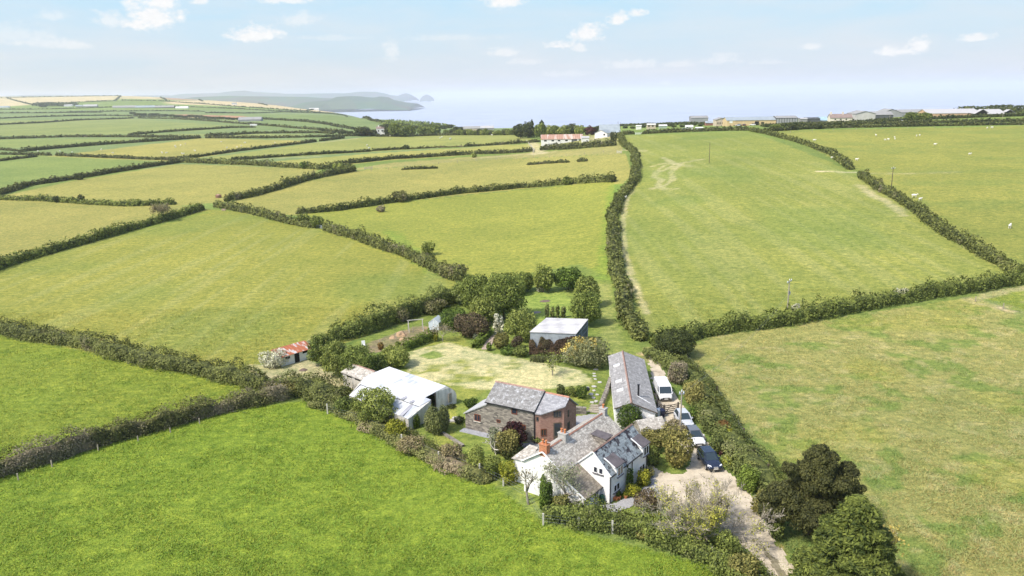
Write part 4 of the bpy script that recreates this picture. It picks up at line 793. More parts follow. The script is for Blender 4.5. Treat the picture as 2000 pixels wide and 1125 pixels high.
u0,zz=W2.px(*z3(1395,815)); u1,_=W2.px(*z3(1508,815)); W2.door(u0,u1,.75,2.95,M_DKWOOD,glass=True,label='dark glazed door')
part(S,MB().box(10.9,12.2,-.9,.2,-.3,.7),'step',M_CHSTONE)
W3.win(1.0,1.35,3.2,4.1,frame=M_DKWOOD,lights=1); W3.win(.9,1.55,1.5,2.5,frame=M_DKWOOD,lights=2)
part(S,MB().tube((9.95,-.1,-.2),(9.95,-.1,4.3),.055),'drainpipe',M_BLACK); part(S,MB().box(3.,10.05,-.27,-.18,4.3,4.4),'gutter',M_BLACK)
# terrace and bench in front
pt=[(-.4,-.01),(6.8,-.01),(6.8,-1.1),(-.4,-1.1)]; a=R(-29.7); q=[(-6.2+x*math.cos(a)-y*math.sin(a),92+x*math.sin(a)+y*math.cos(a)) for x,y in pt]
tag(MB().prism([q[3],q[2],q[1],q[0]],-.3,.09).build('terrace',M_GRAVEL),'narrow slate paving strip along the foot of the stone wall','terrace',kind='structure')

# ---- long barn beside the drive
L=lroot('long_barn',(14.95,91.1),-5.,'long low barn with a weathered grey slate roof, three rooflights and a black flue','barn')
part(L,MB().prism([(-2.0,.15),(3.05,.15),(3.05,19.9),(-2.0,19.9)],-.4,[2.8,2.35,2.35,2.8]).poly([(-2,.15,2.8),(3.05,.15,2.35),(0,.15,3.5)]).poly([(-2,19.9,2.8),(0,19.9,3.5),(3.05,19.9,2.35)]),'wall',M_WALL)
roofside(L,[(-2.2,-.1,2.86),(0,-.1,3.68),(0,20.1,3.68),(-2.2,20.1,2.86)],M_LBSLATE); roofside(L,[(0,-.1,3.68),(3.3,-.1,2.36),(3.3,20.1,2.36),(0,20.1,3.68)],M_LBSLATE)
part(L,MB().extr([(-.15,-.12,3.62),(.15,-.12,3.62),(0,-.12,3.8)],(0,20.24,0)),'ridge_tiles',M_RIDGE); part(L,MB().beam((-2.2,-.14,2.78),(0,-.14,3.6),.08,.12).beam((3.3,-.14,2.28),(0,-.14,3.6),.08,.12),'bargeboard',M_DKWOOD)
for y in (14.3,8.0,4.7):
    f=part(L,MB().hexa([(-1.6,y,3.05),(-.75,y,3.37),(-.75,y+.75,3.37),(-1.6,y+.75,3.05)],[(-1.6,y,3.2),(-.75,y,3.52),(-.75,y+.75,3.52),(-1.6,y+.75,3.2)]),'rooflight',M_WHITE); MB().slab([(-1.53,y+.07,3.245),(-.82,y+.07,3.512),(-.82,y+.68,3.512),(-1.53,y+.68,3.245)],.02).build('pane',M_ZINC,f)
part(L,MB().tube((1.1,3.2,3.0),(1.1,3.2,4.75),.13,n=10).tube((1.1,3.2,4.75),(1.1,3.2,4.85),.18,n=10),'flue',M_BLACK); part(L,MB().slab([(.9,3.3,3.36),(2.6,2.3,2.67),(2.6,2.12,2.67),(.9,3.05,3.36)],.03),'flashing',M_WHITE)
WL=Wall(L,(-2,.15),(3.05,.15)); WL.door(4.1,4.9,-.1,1.8,M_WHITE,label='white plank door at the right of the gable')

# ---- pale metal barn
O=np.array([-13.6,91.7]); K=lroot('metal_barn',O,50.,'wide low barn clad in pale corrugated metal sheets, open on its right end','barn')
f=rtf(K); z5=lambda x,y:(660+x/7.5,700+y/7.5)
A=f(gp(*z5(750,120),3.7)); Bp=f(gp(*z5(1590,405),3.7)); Cc=f(gp(*z5(330,375),2.6)); Dd=f(gp(*z5(1190,700),2.6)); E_=f(gp(*z5(165,540),1.75)); Ff=f(gp(*z5(1030,885),1.75)); Gg=f(gp(*z5(1365,605),2.95)); Hh=f(gp(*z5(1280,570),3.25)); J=f(gp(*z5(375,290),2.95)); J2=f(gp(*z5(450,240),3.15))
up=lambda p,d:(p[0],p[1],p[2]+d)
part(K,MB().slab([A,J2,J,Cc,Dd,Gg,Hh,Bp][::-1],.06),'roof',M_ZINC,'upper slope of bright corrugated sheets')
part(K,MB().slab([up(Cc,-.14),up(E_,0),up(Ff,0),up(Dd,-.14)],.06),'roof',M_ZINC,'lower slope stepped beneath the upper one')
def lerp(a,b,t): return tuple(a[i]+(b[i]-a[i])*t for i in range(3))
def patch(a,b,c,d,dz=.015): return part(K,MB().slab([up(p,dz) for p in (a,b,c,d)],.02),'rooflight_strip',M_ZINCD)
for x0,y0,x1,y1 in ((1075,515,915,595),(1200,562,1040,640)):
    zz=2.78; a=f(gp(*z5(x0,y0),2.93)); b2=f(gp(*z5(x1,y1),2.68)); a2=f(gp(*z5(x0+38,y0+8),2.93)); b3=f(gp(*z5(x1+42,y1+15),2.68)); patch(a,b2,b3,a2,.05)
a=f(gp(*z5(1062,672),2.42)); b2=f(gp(*z5(905,828),1.86)); a2=f(gp(*z5(1105,690),2.42)); b3=f(gp(*z5(950,845),1.86)); patch(a,b2,b3,a2,.03)
a=f(gp(*z5(395,420),2.4)); b2=f(gp(*z5(330,490),2.1)); a2=f(gp(*z5(450,430),2.4)); b3=f(gp(*z5(385,515),2.1)); patch(a,b2,b3,a2,.03)
# rear curved slope and gable
Bx,By=Bp[0],Bp[1]; Ax,Ay=A[0],A[1]; I0=f(gp(*z5(1735,480),2.7)); dx=I0[0]-Bx; prof=[(0,3.7),(.3,3.42),(.6,3.1),(.82,2.8),(.95,2.4),(1.,1.9),(.97,1.3),(.90,.6),(.86,.2)]
mb=MB()
for (p,q) in zip(prof[:-1],prof[1:]):
    mb.poly([(Bx+dx*p[0],By+(I0[1]-By)*p[0],p[1]),(Bx+dx*q[0],By+(I0[1]-By)*q[0],q[1]),(Ax+dx*q[0],Ay+(I0[1]-By)*q[0],q[1]),(Ax+dx*p[0],Ay+(I0[1]-By)*p[0],p[1])])
part(K,mb,'roof',M_ZINC,'rear slope curving down to the ground')
bz=-.3; gpnt=[(Bx+dx*p[0],By+(I0[1]-By)*p[0],p[1]-.03) for p in prof]
# gable cladding: from the opening to the rounded corner
m0=lerp(Hh,Bp,.45); m0=(m0[0],m0[1]+.0,m0[2]-.05); mb=MB(); mb.poly([(m0[0],m0[1],bz),(gpnt[-1][0],gpnt[-1][1],bz)]+gpnt[::-1]+[m0]); part(K,mb,'wall',M_BOARD,'pale boarded right gable with rounded rear corner')
h0=(Dd[0],Dd[1],Dd[2]-.06); mb=MB(); mb.poly([(Ff[0],Ff[1],bz),(Dd[0],Dd[1],bz),(Gg[0],Gg[1],bz),(Gg[0],Gg[1],Gg[2]-.07),h0,(Ff[0],Ff[1],Ff[2]-.07)]); part(K,mb,'wall',M_BOARD,'lower boarded gable beside the willow')
mb=MB(); mb.poly([(E_[0],E_[1],bz),(Ff[0],Ff[1],bz),(Ff[0],Ff[1],Ff[2]-.07),(E_[0],E_[1],E_[2]-.07)]).poly([(Gg[0],Gg[1],bz),(Gg[0]-.1,Gg[1]+1.2,bz),(Gg[0]-.1,Gg[1]+1.2,Gg[2]+.1),(Gg[0],Gg[1],Gg[2]-.07)]).poly([(E_[0],E_[1],bz),(E_[0],E_[1],E_[2]),Cc,J,A,(A[0],A[1],bz)]); part(K,mb,'wall',M_GREYWALL,'grey side wall under the low eave')
mb=MB(); mb.poly([(Dd[0]+.2,Dd[1]+1.2,bz),(m0[0],m0[1]+1.0,bz),(m0[0],m0[1]+1.,m0[2]-.1),(Dd[0]+.2,Dd[1]+1.2,Dd[2])]); part(K,mb,'shade_backing',M_DARK)  # near-black sheet painting the shade inside the open end
part(K,MB().beam((m0[0],m0[1],bz),m0,.14).beam((Gg[0],Gg[1],bz),Gg,.12),'post',M_DKWOOD)
c0=f(gp(*z5(1600,560),1.6)); part(K,MB().box(gpnt[2][0]-.9,gpnt[2][0]-.3,gpnt[2][1]-.1,gpnt[2][1]-.02,1.4,2.7),'hatch',M_WOOD,'open wooden hatch in the gable')

# ---- small slate-roofed outhouse behind it
q0=G(671,752); q1=G(693,761); T_=lroot('outhouse',q0[:2],-42,'small pale outhouse with a patchy slate roof and two dark slots, beside the metal barn','shed',z=q0[2]-.1)
part(T_,MB().prism([(0,0),(5.6,0),(5.6,3.2),(0,3.2)],-.4,2.15).poly([(0,0,2.15),(0,3.2,2.15),(0,1.6,3.0)]).poly([(5.6,0,2.15),(5.6,1.6,3.0),(5.6,3.2,2.15)]),'wall',M_GREYWALL)
roofside(T_,[(.5,1.6,3.15),(-.2,-.2,2.2),(5.8,-.2,2.2),(5.8,1.6,3.15)],M_LICHEN); part(T_,MB().slab([(.5,1.6,3.15),(-.2,3.4,2.2),(-.2,-.2,2.2)],.1),'roof',M_LICHEN); roofside(T_,[(.5,1.6,3.15),(5.8,1.6,3.15),(5.8,3.4,2.2),(-.2,3.4,2.2)],M_LICHEN)
part(T_,MB().extr([(.5,1.5,3.1),(.5,1.6,3.24),(.5,1.7,3.1)],(5.3,0,0)),'ridge_tiles',M_RIDGE); WT=Wall(T_,(0,0),(5.6,0))
for a,b2 in ((1.0,2.2),(3.0,4.2)): 
    p=MB(); WT.boxm(p,a,b2,1.72,2.0,0,.03); part(T_,p,'opening',M_DARK); p=MB(); WT.boxm(p,a,b2,0,1.7,0,.05); part(T_,p,'door',M_PALEWOOD)  # slots are solid panels, their inner shade painted dark
# ---- rusty-roofed stable
P0=gp(548,714,0); f0=gp(548,697,1.7); f1=gp(606,680,1.7); ang=math.degrees(math.atan2(f1[1]-f0[1],f1[0]-f0[0])); LN=math.hypot(f1[1]-f0[1],f1[0]-f0[0])+.4
V_=lroot('stable',f0[:2],ang,'low white stable with a patchy red rusted tin roof by the flowering hawthorn','stable')
part(V_,MB().prism([(0,0),(LN*.42,0),(LN*.42,.05),(LN*.57,.05),(LN*.57,0),(LN,0),(LN,2.1),(0,2.1)],-.3,[1.62]*6+[2.25]*2),'wall',M_WALL)
roofside(V_,[(-.25,-.25,1.66),(LN+.2,-.25,1.66),(LN+.2,2.5,2.4),(-.25,2.5,2.4)],M_RUST,.05); WV=Wall(V_,(0,0),(LN,0))
for a,b2,c,d,nm in ((.12,.28,1.0,1.4,'window'),(.42,.57,-.1,1.6,'doorway'),(.68,1.0,1.15,1.6,'opening')): p=MB(); WV.boxm(p,LN*a,LN*b2,c,d,-.04,.02); part(V_,p,nm,M_DARK)  # solid dark panels painted for the unlit stable openings
# ---- grey open-sided shed with a pale flat roof
b0=G(1034,690); zr=ztop(b0,648); fl=gp(1034.3,647.9,zr); fr=gp(1125.7,651.6,zr); bl=gp(1067.2,620.5,zr+.15); br=gp(1149,623,zr+.15)
Y_=lroot('open_shed',fl[:2],0,'open-sided grey metal shed with a flat pale roof, its front hung with brown creeper','shed',z=b0[2]); f=rtf(Y_); fl,fr,bl,br=[f(p) for p in (fl,fr,bl,br)]
roofside(Y_,[fl,fr,br,bl],M_SHEDROOF,.1); lo=-.5
inn=lambda p,k=.12:(p[0]+((fl[0]+br[0])/2-p[0])*k*.15,p[1]+((fl[1]+br[1])/2-p[1])*k*.15)
part(Y_,MB().poly([(fl[0]+.1,fl[1]+.12,lo),(fr[0]-.1,fr[1]+.12,lo),(fr[0]-.1,fr[1]+.12,fr[2]-.1),(fl[0]+.1,fl[1]+.12,fl[2]-.1)]).poly([(bl[0]+.1,bl[1]-.12,lo),(br[0]-.1,br[1]-.12,lo),(br[0]-.1,br[1]-.12,br[2]-.1),(bl[0]+.1,bl[1]-.12,bl[2]-.1)]).poly([(fl[0]+.1,fl[1]+.12,lo),(bl[0]+.1,bl[1]-.12,lo),(bl[0]+.1,bl[1]-.12,bl[2]-.1),(fl[0]+.1,fl[1]+.12,fl[2]-.1)]),'wall',M_STEEL)
for k in (0,.5,1): p=(fr[0]+(br[0]-fr[0])*k-.15,fr[1]+(br[1]-fr[1])*k+(.15 if k==0 else -.15 if k==1 else 0)); part(Y_,MB().box(p[0]-.09,p[0]+.09,p[1]-.09,p[1]+.09,lo,fr[2]-.1),'post',M_STEEL)
part(Y_,MB().beam((fr[0]-.15,fr[1]+.2,fr[2]-.9),(br[0]-.15,br[1]-.2,br[2]-.9),.08).beam((fr[0]-.15,fr[1]+.2,fr[2]-1.8),(br[0]-.15,br[1]-.2,br[2]-1.8),.08),'rail',M_STEEL)
# ---- greenhouse and small stone hut
g0=G(838,644); Q_=lroot('greenhouse',g0[:2],-15,'small glass greenhouse at the end of the vegetable plot','greenhouse',z=g0[2]-.1)
m,nt,b=newmat('greenhouse_glass',.25,.5); b.inputs['Base Color'].default_value=(.55,.62,.66,1); MG=m
part(Q_,MB().prism([(0,0),(1.9,0),(1.9,2.6),(0,2.6)],0,1.5).poly([(0,0,1.5),(1.9,0,1.5),(.95,0,2.2)]).poly([(0,2.6,1.5),(.95,2.6,2.2),(1.9,2.6,1.5)]),'glass_wall',MG); part(Q_,MB().slab([(-.05,-.05,1.5),(.95,-.05,2.25),(.95,2.65,2.25),(-.05,2.65,1.5)],.03).slab([(.95,-.05,2.25),(1.95,-.05,1.5),(1.95,2.65,1.5),(.95,2.65,2.25)],.03),'roof',MG)
fm=MB()
for x in (0,.95,1.9):
    for y in (-.02,1.3,2.62): fm.box(x-.03,x+.03,y-.02,y+.02,0,1.52 if x!=.95 else 2.2)
fm.beam((-.03,-.05,1.52),(.95,-.05,2.26),.05).beam((1.93,-.05,1.52),(.95,-.05,2.26),.05); part(Q_,fm,'frame',M_WHITE)
h0=G(1252,862); H_=lroot('stone_hut',h0[:2],18,'little stone hut with a lichened roof half hidden by shrubs beside the drive','shed',z=-.1)
part(H_,MB().prism([(0,0),(3.4,0),(3.4,2.4),(0,2.4)],0,1.5).poly([(0,0,1.5),(0,2.4,1.5),(0,1.2,2.4)][::-1]).poly([(3.4,0,1.5),(3.4,1.2,2.4),(3.4,2.4,1.5)]),'wall',M_RUBBLE)
roofside(H_,[(-.1,-.15,1.5),(3.5,-.15,1.5),(3.5,1.2,2.45),(-.1,1.2,2.45)],M_LICHEN); roofside(H_,[(-.1,1.2,2.45),(3.5,1.2,2.45),(3.5,2.55,1.5),(-.1,2.55,1.5)],M_LICHEN)

# ---------------------------------------------------------------- sheets on the ground near the houses
def sheet(name,poly,mat,label,step=.25,dz=.03,seed=1,cat='path',rough=.35):
    w_=np.array([G(*p)[:2] for p in poly]); x0,y0=w_.min(0)-.3; x1,y1=w_.max(0)+.3
    xs_=np.arange(x0,x1,step); ys_=np.arange(y0,y1,step); XX,YY=np.meshgrid(xs_,ys_)
    P3=np.stack([XX.ravel(),YY.ravel(),XX.ravel()*0],1); jx=(vn(P3,.9,seed)-.5)*rough*2; jy=(vn(P3,.9,seed+1)-.5)*rough*2
    wl=[tuple(p) for p in w_]
    me=grid_mesh(name,xs_,ys_,lambda a,b_:hz(a,b_)+dz,mat,None,clip=lambda c:inpoly(c[:,0]+(vn(c*[1,1,0],.9,seed)-.5)*rough*2,c[:,1]+(vn(c*[1,1,0],.9,seed+1)-.5)*rough*2,wl))
    return tag(ob(name,me),label,cat,kind='structure')
m,nt,b=newmat('worn_concrete',.9,.2); p=geo(nt); n=noise(nt,p,.55,6,.7,.6); n2=noise(nt,p,5,4,.7); c=ramp(nt,n,[(.30,(.24,.20,.14)),(.45,(.43,.37,.28)),(.62,(.53,.46,.35))]); c=mixc(nt,.5,c,ramp(nt,n2,[(.3,(.45,.45,.45)),(.7,(.75,.75,.75))]),'OVERLAY'); nt.links.new(c,b.inputs['Base Color']); bump(nt,b,n2,.5,.03); M_CONC=m
m,nt,b=newmat('grey_gravel',.95,.2); p=geo(nt); n=noise(nt,p,6,5,.8); n2=noise(nt,p,.7,4,.6); c=ramp(nt,n,[(.3,(.22,.22,.23)),(.7,(.44,.44,.45))]); c=mixc(nt,.5,c,ramp(nt,n2,[(.3,(.4,.4,.4)),(.7,(.65,.63,.6))]),'OVERLAY'); nt.links.new(c,b.inputs['Base Color']); bump(nt,b,n,.6,.04); M_GRV=m
m,nt,b=newmat('mossy_strip',.95,.2); p=geo(nt); n=noise(nt,p,2.5,5,.7); nt.links.new(ramp(nt,n,[(.35,(.15,.13,.08)),(.65,(.28,.25,.17))]),b.inputs['Base Color']); M_STRIP=m
sheet('driveway',[(1600,1180),(1560,1125),(1522,1072),(1497,1030),(1478,985),(1452,950),(1424,925),(1400,890),(1378,855),(1350,820),(1328,790),(1318,770),(1300,735),(1283,700),(1270,690),(1268,712),(1276,745),(1280,790),(1300,830),(1330,870),(1350,900),(1340,925),(1300,925),(1265,900),(1258,925),(1268,950),(1290,975),(1330,1000),(1380,1010),(1420,1036),(1460,1070),(1507,1130),(1540,1180)],M_CONC,'worn sandy concrete drive curving up from the bottom edge past the parked cars',.25,.035,3,'driveway')
sheet('driveway_strip',[(1470,1058),(1480,1055),(1510,1090),(1540,1125),(1570,1170),(1555,1170),(1525,1125),(1495,1088)],M_STRIP,'brown grassy strip between the wheel tracks of the drive',.15,.07,5,'driveway')
sheet('gravel_yard',[(1160,1010),(1200,1000),(1250,985),(1285,965),(1275,930),(1262,925),(1265,950),(1240,965),(1200,985),(1165,985),(1135,995)],M_GRV,'grey slate gravel path curving round the front of the cottage',.2,.07,7,'path')
sheet('courtyard',[(1120,815),(1165,808),(1180,820),(1150,850),(1110,880),(1040,885),(1020,870),(1040,860),(1090,868),(1120,850)],M_GRV,'grey paved courtyard between the barn house and the cottage',.25,.07,9,'courtyard')
# ---------------------------------------------------------------- vehicles
def paint(name,c,rough=.3,metal=0.): m,nt,b=newmat(name,rough,.5); b.inputs['Base Color'].default_value=(*c,1); b.inputs['Coat Weight'].default_value=.5; b.inputs['Metallic'].default_value=metal; return m
M_TYRE=plain('tyre_rubber',(.02,.02,.02),.9,.1,3); M_RIM=paint('alloy',(.45,.46,.48),.35,.6); M_PLATE=paint('plate',(.75,.75,.72)); M_LAMP=paint('lamp_glass',(.75,.78,.82),.1); M_TRIM=paint('black_trim',(.02,.02,.025),.5); M_CARGLASS=paint('car_glass',(.03,.045,.055),.08)
def car(name,px,rz,L,Wd,H,col,label,cat,roofcol=None,van=False,bumper=None,kidney=False):
    P=G(*px); h=Wd/2; root=empty(name,(0,0,0),rz,label,cat)
    st=[(-.5,.80,.62),(-.485,.93,.84),(-.40,.985,.94),(-.1,1,.93),(.2,1,.93),(.33,.98,.86),(.44,.93,.74),(.485,.86,.62),(.5,.74,.5)] if not van else [(-.5,.95,1.0),(-.49,1,1.05),(-.1,1,1.05),(.25,1,1.08),(.36,.98,1.06),(.45,.93,.90),(.49,.85,.72),(.5,.78,.6)]
    V=[];F=[]
    for y,wf,b in st:
        wv=h*wf; y*=L; up_=.0 if y<-.49*L else 0; lo=.42 if abs(y)>.49*L else .24
        sec=[(0,lo-.02),(wv*.9,lo),(wv,lo+.12),(wv,b*.62),(wv*.97,b-.1),(wv*.88,b),(wv*.45,b+.035),(0,b+.045)]
        V+=[(x,y,z) for x,z in sec]+[(-x,y,z) for x,z in sec[1:-1]][::-1]
    n=14
    for i in range(len(st)-1):
        for k in range(n): F.append((i*n+k,i*n+(k+1)%n,(i+1)*n+(k+1)%n,(i+1)*n+k))
    mb=MB(); mb.v=V; mb.f=[tuple(reversed(f)) for f in F]+[tuple(range(n)),tuple(reversed(range((len(st)-1)*n,len(st)*n)))]
    body=mb.build('body',col,root,smooth=True)
    # cabin
    if van: yb0,yb1,yt0,yt1=-.495,.42,-.485,.27
    else: yb0,yb1,yt0,yt1=-.465,.235,-.37,.03
    b=(1.05 if van else .93)-.02; wb=h*(.985 if van else .93); wt=h*(.90 if van else .74)
    y0,y1,t0,t1=[v*L for v in (yb0,yb1,yt0,yt1)]
    A=[(-wb*(.98 if van else .9),y0,b),(wb*(.98 if van else .9),y0,b),(wb,y1-.3*(not van),b),(wb*(.96 if van else .88),y1,b),(-wb*(.96 if van else .88),y1,b),(-wb,y1-.3*(not van),b)]
    Tt=[(-wt*(1 if van else .9),t0,H-.04),(wt*(1 if van else .9),t0,H-.04),(wt,t1-.18*(not van),H),(wt*(.96 if van else .86),t1,H-.01),(-wt*(.96 if van else .86),t1,H-.01),(-wt,t1-.18*(not van),H)]
    MB().hexa  # cabin shell
    mb=MB(); mb.v=A+Tt; mb.f=[(5,4,3,2,1,0)]+[(i,(i+1)%6,6+(i+1)%6,6+i) for i in range(6)]+[(6,7,8,9,10,11)]; mb.build('cabin',col if van else M_CARGLASS,root)
    rp=[(p[0]*.99,p[1],p[2]) for p in Tt]; MB().extr(rp,(0,0,.035)).build('roof',roofcol or col,root)
    q=lambda a,b_,t:tuple(a[i]+(b_[i]-a[i])*t for i in range(3))
    off=lambda p,dx,dy:(p[0]+dx,p[1]+dy,p[2])
    a,b_,c,d=A[3],A[4],Tt[4],Tt[3]; e=.012
    MB().extr([off(q(q(a,d,.08),q(b_,c,.08),.03),0,e),off(q(q(a,d,.93),q(b_,c,.93),.03),0,e),off(q(q(a,d,.93),q(b_,c,.93),.97),0,e),off(q(q(a,d,.08),q(b_,c,.08),.97),0,e)],(0,.012,.008)).build('windscreen',M_CARGLASS,root)
    if not van:
        for s in (1,-1):  # pillars over the glass
            for (i,j) in (((2,8) if s>0 else (5,11)),((1,7) if s>0 else (0,6)),((3,9) if s>0 else (4,10))): MB().beam(off(A[i],s*.01,0),off(Tt[j-6],s*.01,0),.07,.07).build('pillar',roofcol or col,root)
            m_=lambda t:(q(A[1] if s>0 else A[0],A[2] if s>0 else A[5],t),q(Tt[1] if s>0 else Tt[0],Tt[2] if s>0 else Tt[5],t)); p1,p2=m_(.52); MB().beam(off(p1,s*.012,0),off(p2,s*.012,0),.06,.05).build('pillar',M_TRIM,root)
    else:
        for s in (1,-1):
            i0,i1,j0,j1=(1,2,7,8) if s>0 else (0,5,6,11); a0=q(A[i0],A[i1],.80);a1=q(A[i0],A[i1],.965); c0=q(Tt[j0-6],Tt[j1-6],.84);c1=q(Tt[j0-6],Tt[j1-6],.99)
            MB().extr([off(q(a0,c0,.15),s*e,0),off(q(a1,c1,.15),s*e,0),off(q(a1,c1,.85),s*e,0),off(q(a0,c0,.85),s*e,0)],(s*.01,0,0)).build('side_window',M_CARGLASS,root)
    r=.33 if van else .32
    for sx in (1,-1):
        for yy in (.31,-.30):
            cx=sx*(h-.11); w_=MB().tube((cx-sx*.11,yy*L,r),(cx+sx*.125,yy*L,r),r,n=16).build('wheel',M_TYRE,root); MB().tube((cx+sx*.12,yy*L,r),(cx+sx*.14,yy*L,r),r*.62,n=12).build('rim',M_RIM,w_)
        MB().hexa([(sx*h*.52,L*.478,.62),(sx*h*.92,L*.435,.62),(sx*h*.93,L*.40,.66),(sx*h*.55,L*.46,.66)],[(sx*h*.52,L*.47,.74),(sx*h*.90,L*.43,.74),(sx*h*.90,L*.385,.82),(sx*h*.55,L*.44,.77)]).build('headlight',M_LAMP,root)
        MB().box(sx*h+(-.0 if sx>0 else -.18),sx*h+(.18 if sx>0 else .0),y1-.55,y1-.42,b-.02,b+.14).build('mirror',col,root)
    MB().box(-h*.8,h*.8,L*.482,L*.508,.28,.50).build('bumper',bumper or M_TRIM,root); MB().box(-.26,.26,L*.508,L*.513,.42,.53).build('number_plate',M_PLATE,root)
    if kidney:
        for s in (1,-1): MB().box(s*.13-.11,s*.13+.11,L*.49,L*.512,.56,.70).build('grille',M_RIM,root)
    else: MB().box(-h*.5,h*.5,L*.485,L*.505,.56,.66).build('grille',M_TRIM,root)
    # stand it so that the front bumper is over the pixel
    fx,fy=-math.sin(rz),math.cos(rz); cx,cy=P[0]-fx*L/2,P[1]-fy*L/2; root.location=(cx,cy,hz1(cx,cy)+.05); return root
PW=paint('white_car_paint',(.78,.78,.78)); PS=paint('silver_car_paint',(.60,.61,.62),.3,.2); PD=paint('dark_blue_car_paint',(.018,.025,.05),.2); PR=paint('grey_roof_paint',(.13,.13,.14),.2)
car('van',(1301,786),math.pi+.0,4.9,1.92,1.96,PW,'white panel van parked nose-on between the long barn and the bank','van',van=True)
car('parked_car',(1344,841),math.pi+.06,4.2,1.76,1.50,PS,'pale silver hatchback behind the timber power pole, just below the gate','car')
car('parked_car',(1366,877),math.pi+.06,4.2,1.78,1.47,PW,'white hatchback with a dark roof, middle one of the three cars on the drive','car',roofcol=PR)
car('parked_car',(1398,924),math.pi+.10,4.35,1.80,1.50,PD,'dark blue hatchback, nearest the house turning circle','car',kidney=True)

# ---------------------------------------------------------------- poles and wires
def pole(px,yt,label,arm=None,box=False,mat=None,rz=0.3,r=.14):
    P=G(*px); zt=ztop(P,yt)-P[2]; root=empty('power_pole',P,rz,label,'pole','timber power poles')
    MB().tube((0,0,-.5),(0,0,zt),r,r*.7,8).build('post',mat or M_DKWOOD,root)
    if arm:
        MB().box(-arm/2,arm/2,-.06,.06,zt-.35,zt-.22).build('crossarm',M_STEEL,root)
        for x in (-arm/2+.1,0,arm/2-.1): MB().lathe([(.05,0),(.09,.08),(.05,.16),(.07,.24)],(x,0,zt-.22 if x else zt),8).build('insulator',M_LAMP,root)
    if box: MB().lathe([(.22,0),(.24,.05),(.24,.6),(.1,.7)],(.32,0,zt-2.9),10).build('transformer',M_STEEL,root)
    return root,P,zt
def wire(a,b,sag,label,group='overhead wires'):
    mb=MB(); a=Vector(a); b=Vector(b); pr=a
    for i in range(1,13): t=i/12; p=a+(b-a)*t-Vector((0,0,sag*4*t*(1-t))); mb.tube(pr,p,.009,n=3); pr=p
    o=mb.build('overhead_wire',M_STEEL); return tag(o,label,'wire',group)
_,P1,z1=pole((1538,603),547,'power pole with a crossarm and transformer standing in the thick hedge at right',2.4,True,M_WOOD,.9)
_,P2,z2=pole((1740,374),327,'bare power pole with a small crossarm beside the wide hedge at far right',1.6)
_,P3,z3_=pole((1385,318),279,'plain dark pole alone in the big green field')
_,P4,z4_=pole((1328,858),765,'weathered pole rising in front of the pale silver car',.7,False,M_WOOD,.2,.13)
for i,d in enumerate((-.25,.25)): wire((P1[0]+d,P1[1],P1[2]+z1-3),(P4[0]+d*.5,P4[1],P4[2]+z4_-.25),1.2,'thin twin wires slung from the hedge pole down to the pole by the drive')
for px,yt,lab in (((1207,252),237,'tall dark pole right of the grey-roofed shed at the far farm'),((1212,252),239,'second of the two close dark poles at the far farm'),((1195,258),242,'dark pole in front of the grey-roofed shed at the far farm'),((1193,278),258,'short pole at the head of the lane hedge'),((1737,238),222,'pale pole in front of the grey barns at upper right'),((1958,231),218,'thin pole in front of the right-hand farm sheds')): pole(px,yt,lab,r=.2 if px[0]<1300 else .15,mat=M_DKWOOD if px[0]<1300 else M_WOOD)

# ---------------------------------------------------------------- fences, gates, posts
def fence(pts,n,h,label,mat=M_WOOD,r=.06,wires=True,every=None):
    P=[G(*p) for p in pts]
    if every:
        C0,s=resample(P,every); P=[np.array([c[0],c[1],hz1(*c)]) for c in C0]
    root=empty('fence',P[0],0,label,'fence'); o=Vector(P[0])
    rr=random.Random(len(P)); tops=[]
    for p in P[:100]: 
        q=Vector(p)-o; hh=h*(.85+.3*rr.random()); MB().box(q.x-r,q.x+r,q.y-r,q.y+r,q.z-.3,q.z+hh).build('post',mat,root); tops.append(q)
    if wires:
        mb=MB()
        for a,b in zip(tops[:-1],tops[1:]):
            for k in (.35,.65,.92): mb.beam(a+Vector((0,0,h*k)),b+Vector((0,0,h*k)),.008)
        mb.build('wires',M_STEEL,root)
    return root
fence([(640,808),(711,828),(785,868),(857,899),(937,928),(983,949),(1030,977),(1061,1026),(1130,1034),(1196,1042),(1264,1056),(1341,1079),(1389,1094),(1430,1113),(1490,1150)],0,1.25,'wire fence on pale posts along the near edge of the house gardens',M_PALEWOOD,.085)
fence([(36,938),(102,912),(192,880),(270,862),(333,845),(390,828)],0,.8,'short fence posts at the foot of the brownish hedge at lower left',M_WOOD,.06,False)
fence([(725,335),(830,323),(925,314),(1020,309),(1110,305),(1217,294)],0,1.3,'long post and wire fence crossing the rough pasture strip',M_WOOD,.09,True,12)
fence([(500,308),(560,296),(620,284)],0,1.2,'faint post fence above the thin dark hedge at left',M_WOOD,.09,False,14)
fence([(1342,706),(1378,742),(1408,782),(1440,835),(1470,885),(1500,925)],0,1.15,'ivy-grown fence posts along the field side of the drive bank',M_DKWOOD,.1,True,4.5)
fence([(742,676),(757,668),(790,658),(815,648),(840,640)],0,1.3,'rough posts round the vegetable plot',M_WOOD,.06,True,4)
fence([(1500,262),(1650,254),(1800,250),(1990,246)],0,1.2,'row of posts under the double hedge at upper right',M_WOOD,.08,False,16)
fence([(1905,589),(1950,600),(2010,620)],0,1.1,'fence along the pink path at the right edge',M_WOOD,.06,True,4)
fence([(1043,295),(1036,285),(1028,276)],0,1.3,'pale rails beside the track left of the rust-roofed barn',M_PALEWOOD,.1,True,5)
